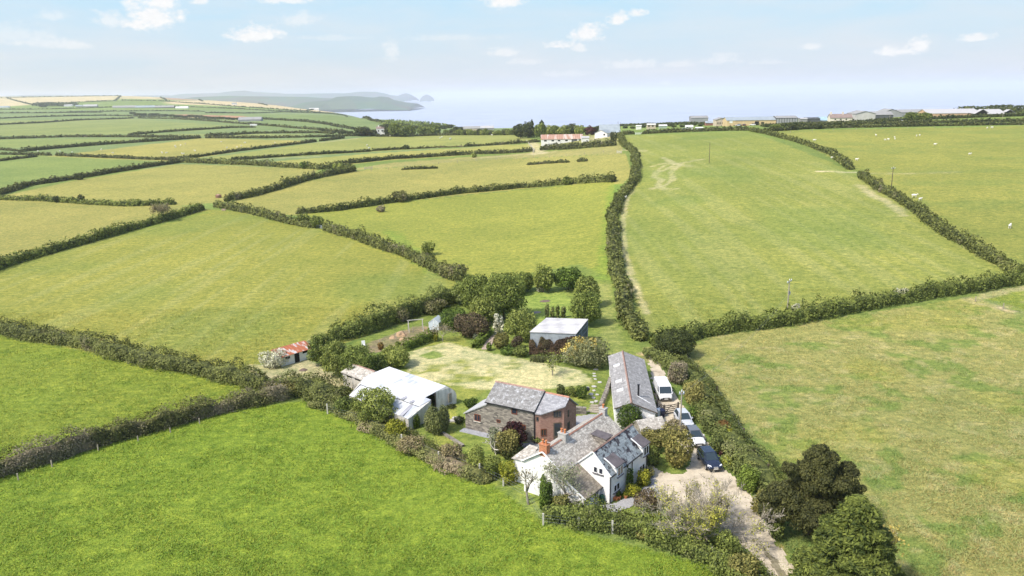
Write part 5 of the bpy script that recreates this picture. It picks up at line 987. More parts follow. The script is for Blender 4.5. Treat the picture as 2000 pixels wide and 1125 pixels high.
def gate(p0,p1,h,label,mat,diag=True):
    A,B=G(*p0),G(*p1); L=float(np.hypot(*(B-A)[:2])); root=empty('gate',A,math.atan2(B[1]-A[1],B[0]-A[0]),label,'gate'); dz=B[2]-A[2]
    for x in (0,L): MB().box(x-.09,x+.09,-.09,.09,-.3,h+.2).build('gate_post',mat,root)
    mb=MB()
    for k in range(5): z=.15+(h-.2)*k/4; mb.box(.1,L-.1,-.03,.03,z,z+.09)
    mb.beam((.15,.05,.15),(L/2,.05,h-.05),.09,.04).beam((L/2,.05,h-.05),(L-.15,.05,.15),.09,.04); mb.build('rails',mat,root); return root
gate((1283,800),(1296,812),1.3,'short dark timber gate between the long barn corner and the drive',M_DKWOOD); gate((1297,811),(1324,806),1.3,'dark five-barred gate across the drive behind the van',M_DKWOOD)
gate((1176,706),(1196,708),1.2,'dark hurdle gate between the flowering bush and the long barn',M_DKWOOD); gate((619,445),(632,448),1.2,'pale metal field gate between the two leafy hedges',M_STEEL); gate((712,331),(727,330),1.3,'pale gate at the left end of the rough pasture strip',M_PALEWOOD)
gate((1241,263),(1253,262),1.3,'white field gate in the hedge at the top of the big field',M_WHITE); gate((1205,299),(1214,299),1.3,'pale gate beside the lane hedge below the rust-roofed barn',M_PALEWOOD)
gate((1041,299),(1044,292),1.5,'pale gate at the end of the dark centre hedge',M_PALEWOOD)

# ---------------------------------------------------------------- small things
def small(name,px,mb,mat,label,cat,rz=0.,group=None,dz=0.): 
    P=G(*px); o=mb.build(name,mat,None,loc=(P[0],P[1],P[2]+dz)); o.rotation_euler[2]=rz; return tag(o,label,cat,group)
B_=empty('bench',G(951,838),R(-29.7),'weathered pale garden bench against the stone wall','bench')
MB().box(-.75,.75,-.22,.22,.40,.45).build('seat',M_PALEWOOD,B_)
mb=MB().box(-.75,.75,.20,.24,.80,.88); 
for k in range(9): mb.box(-.72+k*.17,-.66+k*.17,.20,.23,.47,.80)
mb.build('backrest',M_PALEWOOD,B_)
for x in (-.7,.7):
    for y in (-.2,.2): MB().box(x-.035,x+.035,y-.035,y+.035,0,.42 if y<0 else .86).build('leg',M_PALEWOOD,B_)
    MB().box(x-.04,x+.04,-.24,.2,.60,.65).build('armrest',M_PALEWOOD,B_)
for i,(x,y,r) in enumerate(((1199,977,.22),(1204,978,.17),(1209,976,.20),(1222,974,.20))):
    small('flower_pot',(x,y),MB().lathe([(r*.7,0),(r,r*1.5),(r*1.12,r*1.55),(r*1.12,r*1.75),(r*.9,r*1.75),(r*.9,r*1.5)],n=12),M_POT,['terracotta pot, leftmost of three by the cottage corner','small terracotta pot in the middle of three by the cottage corner','terracotta pot under the dark clipped ball, right of the other two','terracotta pot under the yellow-green ball'][i],'pot',0,'terracotta pots by the cottage wall',.06)
small('rain_barrel',(1176,981),MB().lathe([(.24,0),(.29,.2),(.30,.45),(.27,.75),(.16,.82),(.05,.85)],n=14),plain('green_plastic',(.02,.10,.07),.5,.1),'dark green barrel beside the pale front door','barrel',0,None,.05)
for x,y,c,l in ((1287,813,M_WHITE,'white wheeled bin by the long barn corner'),(1293,814,plain('navy_plastic',(.02,.025,.06),.5,.1),'navy wheeled bin by the gate')):
    r=empty('bin',G(x,y),.3,l,'bin'); MB().hexa([(-.24,-.25,.05),(.24,-.25,.05),(.24,.25,.05),(-.24,.25,.05)],[(-.29,-.32,.95),(.29,-.32,.95),(.29,.32,.95),(-.29,.32,.95)]).build('body',c,r); MB().hexa([(-.31,-.35,.95),(.31,-.35,.95),(.31,.35,.95),(-.31,.35,.95)],[(-.28,-.30,1.02),(.28,-.30,1.02),(.28,.33,1.07),(-.28,.33,1.07)]).build('lid',c,r)
r=empty('swing_frame',G(812,646),.25,'bare timber swing frame in the vegetable plot','frame')
for s in (-1.3,1.3):
    for t in (-.8,.8): MB().beam((s,t,-.1),(s,0,2.1),.1).build('leg',M_PALEWOOD,r)
MB().beam((-1.5,0,2.1),(1.5,0,2.1),.12).build('top_beam',M_PALEWOOD,r)
def mound(name,px,W_,H_,mat,label,cat,sd=1):
    P=G(*px); V=[];F=[]; nr=7;na=18
    for i in range(nr):
        t=i/(nr-1)
        for k in range(na): a=2*math.pi*k/na; V.append((math.cos(a)*W_/2*t,math.sin(a)*W_/2*t*.8,H_*(1-t*t)**1.2-.05))
    V=np.array(V); V+=((np.stack([vn(V+P,.5,sd),vn(V+P,.5,sd+1),vn(V+P,.5,sd+2)],1)-.5)*.35*H_)
    for i in range(nr-1):
        for k in range(na): F.append((i*na+k,i*na+(k+1)%na,(i+1)*na+(k+1)%na,(i+1)*na+k))
    mb=MB(); mb.v=[tuple(v) for v in V]; mb.f=[tuple(reversed(f)) for f in F]; o=mb.build(name,mat,None,loc=tuple(P)); return tag(o,label,cat)
M_STR=plain('straw_heap',(.40,.27,.16),.95,.3,8,bmp=.05); M_SOIL=plain('burnt_soil',(.15,.11,.09),.95,.3,6,bmp=.05); M_ASH=plain('grey_ash',(.26,.23,.21),.95,.3,6,bmp=.04)
mound('compost_heap',(783,655),2.4,.9,M_STR,'large orange-brown compost heap in the vegetable plot','heap',3); mound('compost_heap',(767,660),1.6,.45,M_STR,'low brown heap left of the large compost heap','heap',5); mound('compost_heap',(786,663),1.5,.4,M_STR,'small reddish heap in front of the large compost heap','heap',7)
mound('fire_pit',(1066,588),2.6,.25,M_SOIL,'dark burnt patch on the small inner lawn, upper one','fire pit',9); mound('fire_pit',(1048,610),2.4,.2,M_ASH,'grey ashy patch on the small inner lawn, lower one','fire pit',11)
mound('dark_heap',(592,723),1.6,.35,M_SOIL,'small dark heap on the straw-coloured stable yard','heap',13)
r=empty('garden_chair',G(711,678),.4,'white garden chair at the corner of the vegetable plot','chair'); MB().box(-.3,.3,-.3,.3,.38,.44).build('seat',M_WHITE,r); MB().hexa([(-.3,.26,.44),(.3,.26,.44),(.3,.32,.44),(-.3,.32,.44)],[(-.3,.42,1.05),(.3,.42,1.05),(.3,.48,1.05),(-.3,.48,1.05)]).build('backrest',M_WHITE,r)
for x in (-.26,.26):
    for y in (-.26,.26): MB().box(x-.03,x+.03,y-.03,y+.03,0,.38).build('leg',M_WHITE,r)
r=empty('barbecue',G(1147,771),0,'round black kettle barbecue beside the shrubs on the lawn','barbecue'); MB().lathe([(.05,.5),(.28,.6),(.38,.8),(.38,.82),(.30,1.02),(.12,1.13),(.02,1.15)],n=14).build('bowl',M_BLACK,r)
for k in range(3): a=k*2.1; MB().beam((math.cos(a)*.32,math.sin(a)*.32,0),(math.cos(a)*.15,math.sin(a)*.15,.62),.04).build('leg',M_BLACK,r)
r=empty('ring_feeder',G(427,386),0,'rusty round cattle feeder standing in the yellow field','feeder'); mb=MB()
for z in (.15,.55,.95,1.25):
    for k in range(16): a=k*math.pi/8; b2=(k+1)*math.pi/8; mb.beam((1.2*math.cos(a),1.2*math.sin(a),z),(1.2*math.cos(b2),1.2*math.sin(b2),z),.08)
for k in range(16): a=k*math.pi/8; mb.beam((1.2*math.cos(a),1.2*math.sin(a),0),(1.2*math.cos(a),1.2*math.sin(a),1.3),.06)
mb.build('ring',plain('rust_iron',(.25,.13,.09),.9),r); MB().lathe([(1.1,0),(1.15,.5),(1.0,1.),(.6,1.45),(.05,1.6)],n=14).build('hay',plain('hay',(.42,.26,.2),.95,.3,5),r)
small('water_trough',(437,411),MB().hexa([(-.7,-.3,0),(.7,-.3,0),(.7,.3,0),(-.7,.3,0)],[(-.8,-.38,.55),(.8,-.38,.55),(.8,.38,.55),(-.8,.38,.55)]).box(-.7,.7,-.28,.28,.5,.56),plain('pinkish_stone',(.5,.36,.3),.9),'small pinkish trough against the hedge by the field gap','trough')
# steps
def steps(px0,px1,n,w_,mat,label):
    A,B=G(*px0),G(*px1); L=float(np.hypot(*(B-A)[:2])); r=empty('steps',A,math.atan2(B[1]-A[1],B[0]-A[0])-math.pi/2,label,'steps'); 
    for k in range(n): y=L*k/n; z=hz1(A[0]+(B[0]-A[0])*k/n,A[1]+(B[1]-A[1])*k/n)-A[2]+.1; MB().box(-w_/2,w_/2,y,y+L/n*.82,z-.5,z+.04).build('step',mat,r)
steps((948,683),(963,655),12,1.3,plain('pinkish_boards',(.42,.33,.27),.9,.25,5),'flight of brown timber steps between two clipped hedges'); steps((1157,806),(1160,790),4,2.6,M_WOOD,'four wide stone steps up to the lawn path')
M_FLAG=plain('pale_flagstone',(.47,.45,.42),.9,.15,4)
for i,(x,y) in enumerate([(1168,703),(1168,711),(1163,722),(1160,730),(1163,741),(1171,747),(1160,755),(1160,763),(1166,771),(1159,777),(1164,784),(1156,786),(1161,735),(1164,792),(1148,757),(1155,770)]):
    rr=random.Random(i); n=7; rad=.22+.16*rr.random(); pts=[(math.cos(k*6.283/n)*rad*(.8+.4*rr.random()),math.sin(k*6.283/n)*rad*(.8+.4*rr.random())) for k in range(n)]
    small('stepping_stone',(x,y),MB().prism(pts,-.1,.07),M_FLAG,'pale flat stepping stone in the winding path up the lawn','stepping stone',0,'stepping stones across the lawn')
for x,y,l in ((893,817,'pale flat slab lying on the grass near the willow'),(885,822,'smaller pale slab beside the flat slab near the willow')): small('slab',(x,y),MB().prism([(-.7,-.25),(.5,-.35),(.8,.1),(.1,.4),(-.6,.3)],-.1,.12),M_FLAG,l,'slab')
def lowwall(pts,h,w_,label,mat=M_RUBBLE):
    P=[G(*p) for p in pts]; mb=MB(); o=Vector(P[0])
    for a,b in zip(P[:-1],P[1:]): a=Vector(a)-o;b=Vector(b)-o; d=(b-a).normalized(); n_=Vector((-d.y,d.x,0))*w_/2; mb.hexa([a-n_-Vector((0,0,.3)),b-n_-Vector((0,0,.3)),b+n_-Vector((0,0,.3)),a+n_-Vector((0,0,.3))],[a-n_+Vector((0,0,h)),b-n_+Vector((0,0,h)),b+n_+Vector((0,0,h)),a+n_+Vector((0,0,h))])
    return tag(mb.build('garden_wall',mat,None,loc=tuple(o)),label,'wall')
lowwall([(1120,806),(1145,808)],.9,.5,'low rubble wall left of the stone steps'); lowwall([(1172,800),(1184,770),(1192,745)],.7,.5,'curving rubble wall between lawn and long barn'); lowwall([(862,846),(885,860),(905,873)],.3,.35,'low stone edging along the garden below the willow')

# ---------------------------------------------------------------- sheep
def sheep_proto():
    V=[];F=[]; nu,nv=9,8
    for i in range(nv+1):
        t=math.pi*i/nv
        for k in range(nu): a=2*math.pi*k/nu; V.append((.60*math.cos(t),.27*math.sin(t)*math.cos(a)*(1+.1*math.sin(5*t)),.62+.27*math.sin(t)*math.sin(a)))
    for i in range(nv):
        for k in range(nu): F.append((i*nu+k,i*nu+(k+1)%nu,(i+1)*nu+(k+1)%nu,(i+1)*nu+k))
    mb=MB(); mb.v=V; mb.f=F
    mb.tube((.5,0,.75),(.72,0,.86),.13,.11,6).tube((.66,0,.90),(.92,0,.74),.11,.06,6).beam((.70,-.16,.90),(.70,.16,.90),.05)
    for x in (.36,-.38):
        for y in (-.14,.14): mb.tube((x,y,.5),(x+.02,y,.25),.055,.04,5).tube((x+.02,y,.25),(x,y,0),.04,.035,5)
    return mb
def animals(pts,label,group,mat,s=1.):
    first=None; rr=random.Random(len(pts))
    for x,y in pts:
        P=G(x,y)
        if first is None: first=sheep_proto().build('sheep',mat,None,smooth=True); o=tag(first,label,'sheep',group)
        else: o=first.copy(); sc.collection.objects.link(o)
        o.location=tuple(P); o.rotation_euler[2]=rr.random()*6.28; k=s*(.9+.25*rr.random()); o.scale=(k,k,k)
M_WOOL=plain('fleece',(.72,.69,.62),.95,.08,6)
animals([(1711,266),(1747,270),(1748,273),(1790,267),(1796,266),(1729,275),(1735,274),(1826,284),(1894,303),(1928,252),(1937,251),(1673,314),(1590,276)],'small white sheep grazing in the upper part of the far right pasture','sheep in the far right pasture',M_WOOL,1.15)
animals([(1785,386),(1797,392)],'white sheep near the wide hedge in the far right pasture','sheep near the wide right hedge',M_WOOL,1.2); animals([(1972,446)],'white sheep with its lamb close to the right edge','sheep',M_WOOL,1.2); 
animals([(74,297),(117,297),(141,299),(198,294),(221,300),(317,300),(325,300),(342,286),(343,289),(353,285),(381,296),(355,301),(358,302),(432,278),(443,290),(463,289),(471,286),(478,280),(537,280),(362,282)],'tiny white sheep grazing in the pale yellow field at upper left','sheep in the pale yellow field',M_WOOL,1.35)
animals([(717,286),(721,291),(860,271),(863,269),(879,273),(961,265),(762,267),(880,272)],'tiny white sheep in the long pasture before the coastal trees','sheep in the long pasture',M_WOOL,1.5)
animals([(1221,389)],'single white sheep standing against the lane hedge','sheep',M_WOOL,1.1); animals([(1625,310),(1637,314)],'white lamb lying along the curving hedge of the big field','lambs by the curving hedge',M_WOOL,.9)
# ---------------------------------------------------------------- far buildings
def fc(n,c,v=.15): return plain(n,c,.85,v,.4)
F_WHITE=fc('limewash',(.78,.76,.73),.06); F_CREAM=fc('cream_wall',(.66,.60,.50)); F_GREY=fc('grey_cladding',(.30,.30,.31)); F_DK=fc('dark_cladding_and_insides',(.10,.105,.115),.3); F_BEIGE=fc('beige_stone',(.52,.43,.33)); F_YEL=fc('yellow_boards',(.58,.43,.24)); F_ORG=fc('orange_boards',(.56,.37,.23))
F_RGREY=fc('grey_sheet_roof',(.29,.285,.28)); F_RPALE=fc('pale_sheet_roof_far',(.42,.41,.41),.06); F_RBLUE=fc('blue_grey_roof',(.29,.33,.36)); F_RBROWN=fc('brown_roof',(.25,.19,.17)); F_RED=fc('red_shed',(.28,.12,.09))
def farb(name,label,x0,x1,yb,ye,yr,dep,wall,roof,cat='barn',endwall=None,rz=0.,lean=False,D=None,ex=None):
    """building seen side-on: front wall x0..x1, foot yb, eaves ye, ridge yr (rows of the photograph)"""
    P=G((x0+x1)/2,yb) if D is None else None
    if D is not None: d=pdir((x0+x1)/2,yb); P=np.array([d[0]/d[1]*D,D,0.]); P[2]=ZC+d[2]/d[1]*D
    W_=(x1-x0)*math.hypot(P[1],P[0]*.0)/F_PX*1.03; zb=P[2]; ze=ztop(P,ye)-zb; Pr=P+np.array([P[0]/P[1]*dep/2,dep/2,0]); zr=max(ztop(Pr,yr)-zb,ze+.3)
    a=rz-math.atan2(P[0],P[1])*.35; r=empty(name,P,a,label,cat); h=W_/2
    part(r,MB().prism([(-h,0),(h,0),(h,dep),(-h,dep)],-2.5,ze),'wall',wall)
    g=MB(); g.poly([(-h,0,ze),(-h,dep/2,zr-.05),(-h,dep,ze)][::-1]).poly([(h,0,ze),(h,dep,ze),(h,dep/2,zr-.05)][::-1]); part(r,g,'gable',endwall or wall)
    if endwall: part(r,MB().poly([(h+.05,.3,-.5),(h+.05,dep-.3,-.5),(h+.05,dep-.3,ze),(h+.05,dep/2,zr-.3),(h+.05,.3,ze)]),'open_end',endwall)
    o=.3; part(r,MB().slab([(-h-o,-o,ze-.05),(h+o,-o,ze-.05),(h+o,dep/2,zr+.08),(-h-o,dep/2,zr+.08)],.12),'roof',roof); part(r,MB().slab([(-h-o,dep/2,zr+.08),(h+o,dep/2,zr+.08),(h+o,dep+o,ze-.05),(-h-o,dep+o,ze-.05)],.12),'roof',roof)
    W_o=Wall(r,(-h,0),(h,0)); W_o.ze=ze; W_o.W=W_; W_o.zr=zr; W_o.dep=dep; return r,W_o
def openings(r,Wl,L,mat=None,name='window'):
    for a,b,c,d in L: m_=MB(); Wl.boxm(m_,a*Wl.W,b*Wl.W,c*Wl.ze,d*Wl.ze,0,.06); part(r,m_,name,mat or M_DARK)  # default panels paint unlit insides near-black on the closed wall
def gablef(name,label,x0,x1,yb,ye,yr,dep,wall,roof,cat='barn',front=None,D=None,rz=0.):
    """building seen gable-on"""
    P=G((x0+x1)/2,yb) if D is None else None
    if D is not None: d=pdir((x0+x1)/2,yb); P=np.array([d[0]/d[1]*D,D,0.]); P[2]=ZC+d[2]/d[1]*D
    W_=(x1-x0)*P[1]/F_PX*1.03; zb=P[2]; ze=ztop(P,ye)-zb; zr=max(ztop(P,yr)-zb,ze+.3); r=empty(name,P,rz-math.atan2(P[0],P[1])*.35,label,cat); h=W_/2
    part(r,MB().prism([(-h,0),(h,0),(h,dep),(-h,dep)],-2.5,ze),'wall',wall); part(r,MB().poly([(-h,0,ze),(h,0,ze),(0,0,zr)]).poly([(-h,dep,ze),(0,dep,zr),(h,dep,ze)]),'gable',wall)
    if front: part(r,MB().poly([(-h*.9,-.06,-.5),(h*.9,-.06,-.5),(h*.9,-.06,ze),(0,-.06,zr-.4),(-h*.9,-.06,ze)]),'painted_open_front',front)  # flat panel painting an open gable's shade on a closed wall
    for s in (-1,1): part(r,MB().slab([(s*(h+.3),-.4,ze-.05),(0,-.4,zr+.1),(0,dep+.3,zr+.1),(s*(h+.3),dep+.3,ze-.05)][::s],.12),'roof',roof)
    W_o=Wall(r,(-h,0),(h,0)); W_o.ze=ze; W_o.W=W_; return r,W_o
r,wl=farb('long_barn','long white barn with a rust-streaked tin roof and a dark green door, mid distance',1059,1136,280,271.5,262.5,6,F_WHITE,M_FARRUST)
openings(r,wl,[(.07,.13,.5,.8),(.25,.31,.5,.8),(.40,.46,.5,.8),(.58,.64,.5,.8),(.91,.96,.5,.8)]); openings(r,wl,[(.735,.865,0,.98)],F_DK,'door')
farb('annex','small white annex at the right end of the rust-roofed barn',1136.5,1150,277,269,266,4,F_WHITE,F_RPALE,'shed')
r,wl=gablef('farm_building','white gabled building with a grey roof right of the rust-roofed barn',1161,1186,269,260,254,9,F_WHITE,F_RBLUE,'house',rz=-.5); openings(r,wl,[(.7,.85,.5,.85)])
farb('shed','big blue-grey sheet-roofed shed behind the white gabled building',1173,1210,262,259,243,16,F_GREY,F_RBLUE,'shed')
r,wl=farb('white_house','tall white house with two gables beside the coastal trees, left of centre',736,751,266,251,247,8,F_WHITE,F_RBROWN,'house'); openings(r,wl,[(.2,.35,.6,.8),(.65,.8,.6,.8),(.2,.35,.15,.35),(.6,.9,0,.25)]); chimney(r,-2,4,6,wl.zr+1.2,.9,.9,F_WHITE,0,None)
farb('farmhouse','low grey-roofed house among the trees beyond the long pasture, left one',906,937,256,251,246.5,9,F_BEIGE,F_RGREY,'house'); farb('farmhouse','low pale-roofed house among the trees beyond the long pasture, right one',940,964,254,250,245.5,9,F_GREY,F_RPALE,'house')
farb('far_barn','long flat grey barn among hedges at left of centre',467,508,237,233.5,228.5,18,F_GREY,F_RGREY,'barn'); farb('caravan','tiny white caravan on the hedge line below the far grey barn',489,501,246,243,242.4,4,F_WHITE,F_WHITE,'caravan')
r,wl=farb('kiosk','white and brown box-like hut at the top of the big green field',1243,1252.5,253,245.5,245,3,F_WHITE,F_WHITE,'hut'); 
r,wl=farb('brick_hut','small square brick building with a white roof rim above the big green field',1264.5,1280,252,243,241.5,5,F_BEIGE,F_WHITE,'hut'); openings(r,wl,[(.1,.3,.5,.8),(.55,.75,.5,.8)])
farb('hut','small pale green hut between the brick building and the white caravans',1288,1302,251,245.5,243.5,4,fc('pale_green',(.35,.42,.33)),F_WHITE,'hut')
farb('caravan','white caravan with a raised roof behind the field-top hedge, left one',1340,1353,253,247,244.5,4,F_WHITE,F_WHITE,'caravan'); farb('caravan','low white caravan behind the field-top hedge, right one',1360,1373,254,249.5,249,4,F_WHITE,F_WHITE,'caravan')
farb('hangar','grey arched hangar on the skyline above the caravans',1351,1382,236,230,226,14,F_GREY,F_RGREY,'hangar',D=760); farb('shed','small red-brown shed with a blue-grey roof left of the beige stone gable',1379,1397,245,240,236.5,7,F_RED,F_RBLUE,'shed')
r,wl=gablef('stone_building','beige stone gable with rows of small dark windows',1399,1421,246,234,230,14,F_BEIGE,F_RGREY,'building'); openings(r,wl,[(.12,.2,.3,.6),(.3,.38,.3,.6),(.48,.56,.3,.6),(.66,.74,.3,.6),(.84,.92,.3,.6)])
r,wl=farb('long_shed','long yellow-boarded shed with a blue-grey roof and cars in front',1423,1517,245,234.5,228,20,F_YEL,F_RBLUE,'shed'); openings(r,wl,[(.05,.11,.5,1.),],F_WHITE,'panel'); openings(r,wl,[(.54,.62,0,.75),(.66,.72,.3,.6)],None,'door')
r,wl=farb('open_shed','dark open-fronted shed right of the yellow-boarded shed',1518,1556,243,230,226,18,F_DK,F_RGREY,'shed'); openings(r,wl,[(k/8+.01,k/8+.1,.15,.9) for k in range(8)],F_GREY,'bay')
farb('tank','pale grey tank-like shed right of the dark open-fronted one',1564,1576,241,232,230,8,F_RGREY,F_RPALE,'tank'); farb('shed','low dark shed behind small trees, left of the cream house',1577,1600,240,231.5,229,14,F_DK,F_DK,'shed'); farb('shed','small shed with a sky-blue roof left of the cream house',1601,1622,239,235,228,12,F_GREY,fc('sky_blue_roof',(.30,.42,.50)),'shed')
r,wl=farb('cream_house','cream farmhouse with brown roof and two chimneys among the barns',1623,1662,240,230,222.5,8,F_CREAM,F_RBROWN,'house'); openings(r,wl,[(.2,.26,.55,.8),(.45,.51,.55,.8),(.7,.76,.55,.8),(.45,.52,0,.4)])
for s in (-.42,.12): part(r,MB().box(s*wl.W-.6,s*wl.W+.6,3.4,4.6,4,wl.zr+1.6),'chimney',F_CREAM)
gablef('grey_barn','pale grey gabled barn right of the cream house',1672,1707,238,222,217,24,fc('pale_cladding',(.50,.48,.45)),F_RGREY,'barn'); farb('open_barn','open barn with dark interior behind a pale pole',1707,1742,234,224,217.5,18,F_DK,F_RGREY,'barn'); gablef('grey_barn','taller grey-roofed barn rising behind the open barn',1722,1760,232,221,213,22,F_GREY,F_RGREY,'barn',D=640)  # open barn is closed; its unlit inside is put into the wall colour
farb('grey_barn','long low grey barn behind the round trees',1760,1813,231,219,213.5,22,F_GREY,F_RGREY,'barn',D=640)
r,wl=farb('long_shed','long orange-boarded shed with a pale roof and dark open gable at upper right',1817,1906,230,221,212.5,24,F_ORG,F_RPALE,'shed'); gablef('open_gable','dark open gable end of the long orange-boarded shed',1905,1931,229,222,213.5,6,F_DK,F_RPALE,'shed',M_DARK)
farb('long_shed','grey-sided shed with a pale roof at the extreme upper right',1932,1961,228.5,222,213,24,F_GREY,F_RPALE,'shed'); gablef('open_gable','dark open gable end of the grey-sided shed at the extreme upper right',1961,1981,227.5,221,214,6,F_DK,F_RPALE,'shed',M_DARK)
# farms on the far left slope
for i,(x0,x1,yb,ye,yr,wm,rm,l) in enumerate([(126,140,208,206,204,F_WHITE,F_RPALE,'white building at the left of the far wooded farm'),(148,160,209,207,205,F_GREY,F_RBLUE,'blue-grey shed second from left in the far wooded farm'),(164,188,209,207,204,F_GREY,F_RPALE,'pale-roofed shed third from left in the far wooded farm'),
 (222,262,211,209.5,206,F_GREY,F_RGREY,'long grey shed in the middle of the far farm row'),(266,300,211,209.5,206,F_GREY,F_RBLUE,'blue-roofed shed right of the long grey shed far off'),(302,338,211,209.3,206,F_DK,F_RGREY,'dark-sided shed in the far farm row'),(344,366,212,210.5,208,F_WHITE,F_WHITE,'bright white-roofed shed at the right of the far farm row'),
 (453,461,205,203,200.5,F_WHITE,F_RGREY,'far white house on the pale slope'),(604,612,214,212,211,F_WHITE,F_WHITE,'far white caravan row near the coast, left one'),(614,622,214,212,211,F_WHITE,F_WHITE,'far white caravan row near the coast, right one'),(0,16,211,209,207,F_WHITE,F_RBLUE,'far pale building at the left edge')]):
    farb('far_building',l,x0,x1,yb,ye,yr,14,wm,rm,'building')
# cars and clutter by the yellow shed: built as small rounded vehicles
def farcar(x,y,c,l):
    P=G(x,y); r=empty('parked_car',P,1.2,l,'car'); MB().hexa([(-.9,-2.1,.3),(.9,-2.1,.3),(.9,2.1,.3),(-.9,2.1,.3)],[(-.85,-2.,.95),(.85,-2.,.95),(.85,2.,.85),(-.85,2.,.85)]).build('body',c,r); MB().hexa([(-.8,-1.9,.95),(.8,-1.9,.95),(.8,1.,.9),(-.8,1.,.9)],[(-.65,-1.5,1.5),(.65,-1.5,1.5),(.65,.3,1.5),(-.65,.3,1.5)]).build('cabin',M_CARGLASS,r)
    for sx in (-.8,.8):
        for yy in (-1.3,1.3): MB().tube((sx-.1,yy,.32),(sx+.1,yy,.32),.32,n=10).build('wheel',M_TYRE,r)
for x,y,c,l in ((1433,246,PW,'far white car parked at the left end of the yellow-boarded shed'),(1442,246,PS,'far silver car second from left by the yellow-boarded shed'),(1452,246,paint('red_paint',(.3,.06,.04)),'far red car in front of the yellow-boarded shed'),(1470,245,PW,'far white car by the dark door of the yellow-boarded shed'),(1497,244,PS,'far silver car at the right end of the yellow-boarded shed'),(1519,243,paint('purple_paint',(.2,.05,.22)),'far purple car in front of the dark open shed'),(1530,243,PW,'far white car in front of the dark open shed'),(1757,237.5,PW,'far white vehicle on the grass strip left of the round trees'),(1335,254,PW,'far white car beside the white caravans')): farcar(x,y,c,l)

# ---------------------------------------------------------------- trees and shrubs round the houses
v=veg
v(898,966,530,618,'broad','tree','broad leafy tree at the left of the dense clump above the brown shrub','tree'); v(940,1030,524,632,'broad','tree','largest rounded tree of the dense clump left of the inner lawn','tree'); v(912,975,575,640,'broad','lighttree','paler leafy tree at the front of the dense clump','tree',)
v(880,930,545,600,'broad','tree','tree joining the grey hedge to the dense clump','tree'); v(995,1030,540,580,'broad','tree','small tree at the back right of the dense clump','tree')
v(856,918,598,648,'bush','deep','rich green evergreen shrub left of the brown shrub'); v(888,960,604,664,'bush','brown','dark brown bronze-leaved shrub beside the white-flowered tree'); 
v(957,988,608,655,'upright','blossom','small tree with large white blooms','tree',aspect=1.2,leaf=.34,dens=.6); v(985,1052,598,672,'broad','lighttree','light green rounded tree left of the open shed','tree')
v(960,996,648,684,'bush','olive','rounded olive shrub right of the garden steps'); v(998,1022,655,682,'bush','brown','small bronze shrub under the light green tree'); v(975,1010,676,696,'bush','deep','low dark shrub at the right of the steps'); v(1000,1034,674,700,'bush','hedgegreen','leafy shrub between the steps and the open shed')
v(924,938,650,664,'ball','silver','small white-flecked shrub above the clipped steps hedge'); v(950,960,668,686,'ball','clipped','little bright clipped ball at the foot of the steps')
v(1008,1046,528,572,'broad','tree','left tree of the row behind the inner lawn','tree'); v(1040,1084,514,575,'broad','lighttree','middle tree of the row behind the inner lawn','tree'); v(1078,1142,518,572,'broad','deep','right tree of the row behind the inner lawn','tree'); v(1044,1064,538,572,'upright','blossom','white-blossomed tree in front of the row behind the inner lawn','tree')
v(1120,1172,535,605,'broad','lighttree','upper leafy tree beside the grass lane','tree'); v(1112,1176,565,642,'broad','tree','lower leafy tree beside the grass lane','tree')
for i,(x0,x1) in enumerate(((1064,1074),(1074,1084),(1084,1094),(1094,1106))): v(x0,x1,590+i%2*4,622,'upright','willow','slender sapling in the row behind the open shed','tree',group='saplings behind the open shed')
yel=('golden',lambda P:(P[:,2]>1.7)&(P[:,0]<1.6)&(vn(P,.9,77)>.42)&(P[:,1]>-1.5))
v(1098,1190,656,722,'bush','viburnum','large spreading shrub with golden upper flowers at the corner of the open shed',mixpal=yel,leaf=.24)
def creeper():
    a=np.array(Y_.location)+np.array([fl[0],fl[1],0]); b_=np.array(Y_.location)+np.array([fr[0],fr[1],0]); g=np.random.default_rng(4); n=9000; t=g.random(n); zt=fl[2]
    X3=np.stack([t*(b_[0]-a[0]),t*0,t*0],1); top=zt*(.62+.42*vn(X3,.9,5)-.5*np.exp(-((t-.17)/.06)**2)-.25*np.exp(-((t-.52)/.05)**2)); z=g.random(n)**.85*np.minimum(top,zt-.25); d=(b_-a)/np.linalg.norm(b_-a); nn=np.array([d[1],-d[0],0]); th=.12+.55*vn(np.stack([t*7,z,z*0],1),.8,6)*(1.15-z/zt)+g.normal(0,.05,n)
    P=(b_-a)*t[:,None]+nn*th[:,None]; P[:,2]=z; tag(ob('creeper',leafmesh('creeper',P,nn*1.2+np.array([0,0,.3]),.2,'vine',77,1.8),loc=tuple(a)),'curtain of brown creeper hanging over the front of the open shed','climber')
creeper()
branching('tree',G(1080,733),3.2,2.6,'tiny thin-leaved tree standing alone on the lawn','lighttree',61,420,leaf=.17,levels=3); branching('tree',G(865,667),3.0,3.8,'pale half-bare small tree at the end of the clipped hedge','bare',63,500,leaf=.16,levels=4)
v(1085,1106,750,777,'bush','dark','round dark shrub on the lawn, left of three'); v(1104,1128,752,776,'bush','hedgegreen','round shrub on the lawn, middle of three'); v(1126,1148,750,782,'bush','deep','round shrub by the black barbecue, right of three')
v(1202,1252,784,842,'bush','deep','bright green ivy tree against the barn gable','tree',kr=.1); v(1245,1290,818,842,'bush','clipped','light green climber over the stone hut',kr=.2)
v(1288,1356,826,922,'bush','olive','big rounded olive-gold shrub between the cottage and the cars',leaf=.22); v(1246,1300,836,890,'bush','olive','smaller rounded shrub by the stone hut'); v(1296,1340,815,862,'bush','bare','twiggy brownish shrub behind the big olive-gold shrub'); v(1256,1292,872,912,'bush','hedgegreen','dark green shrub in the shade right of the cottage')
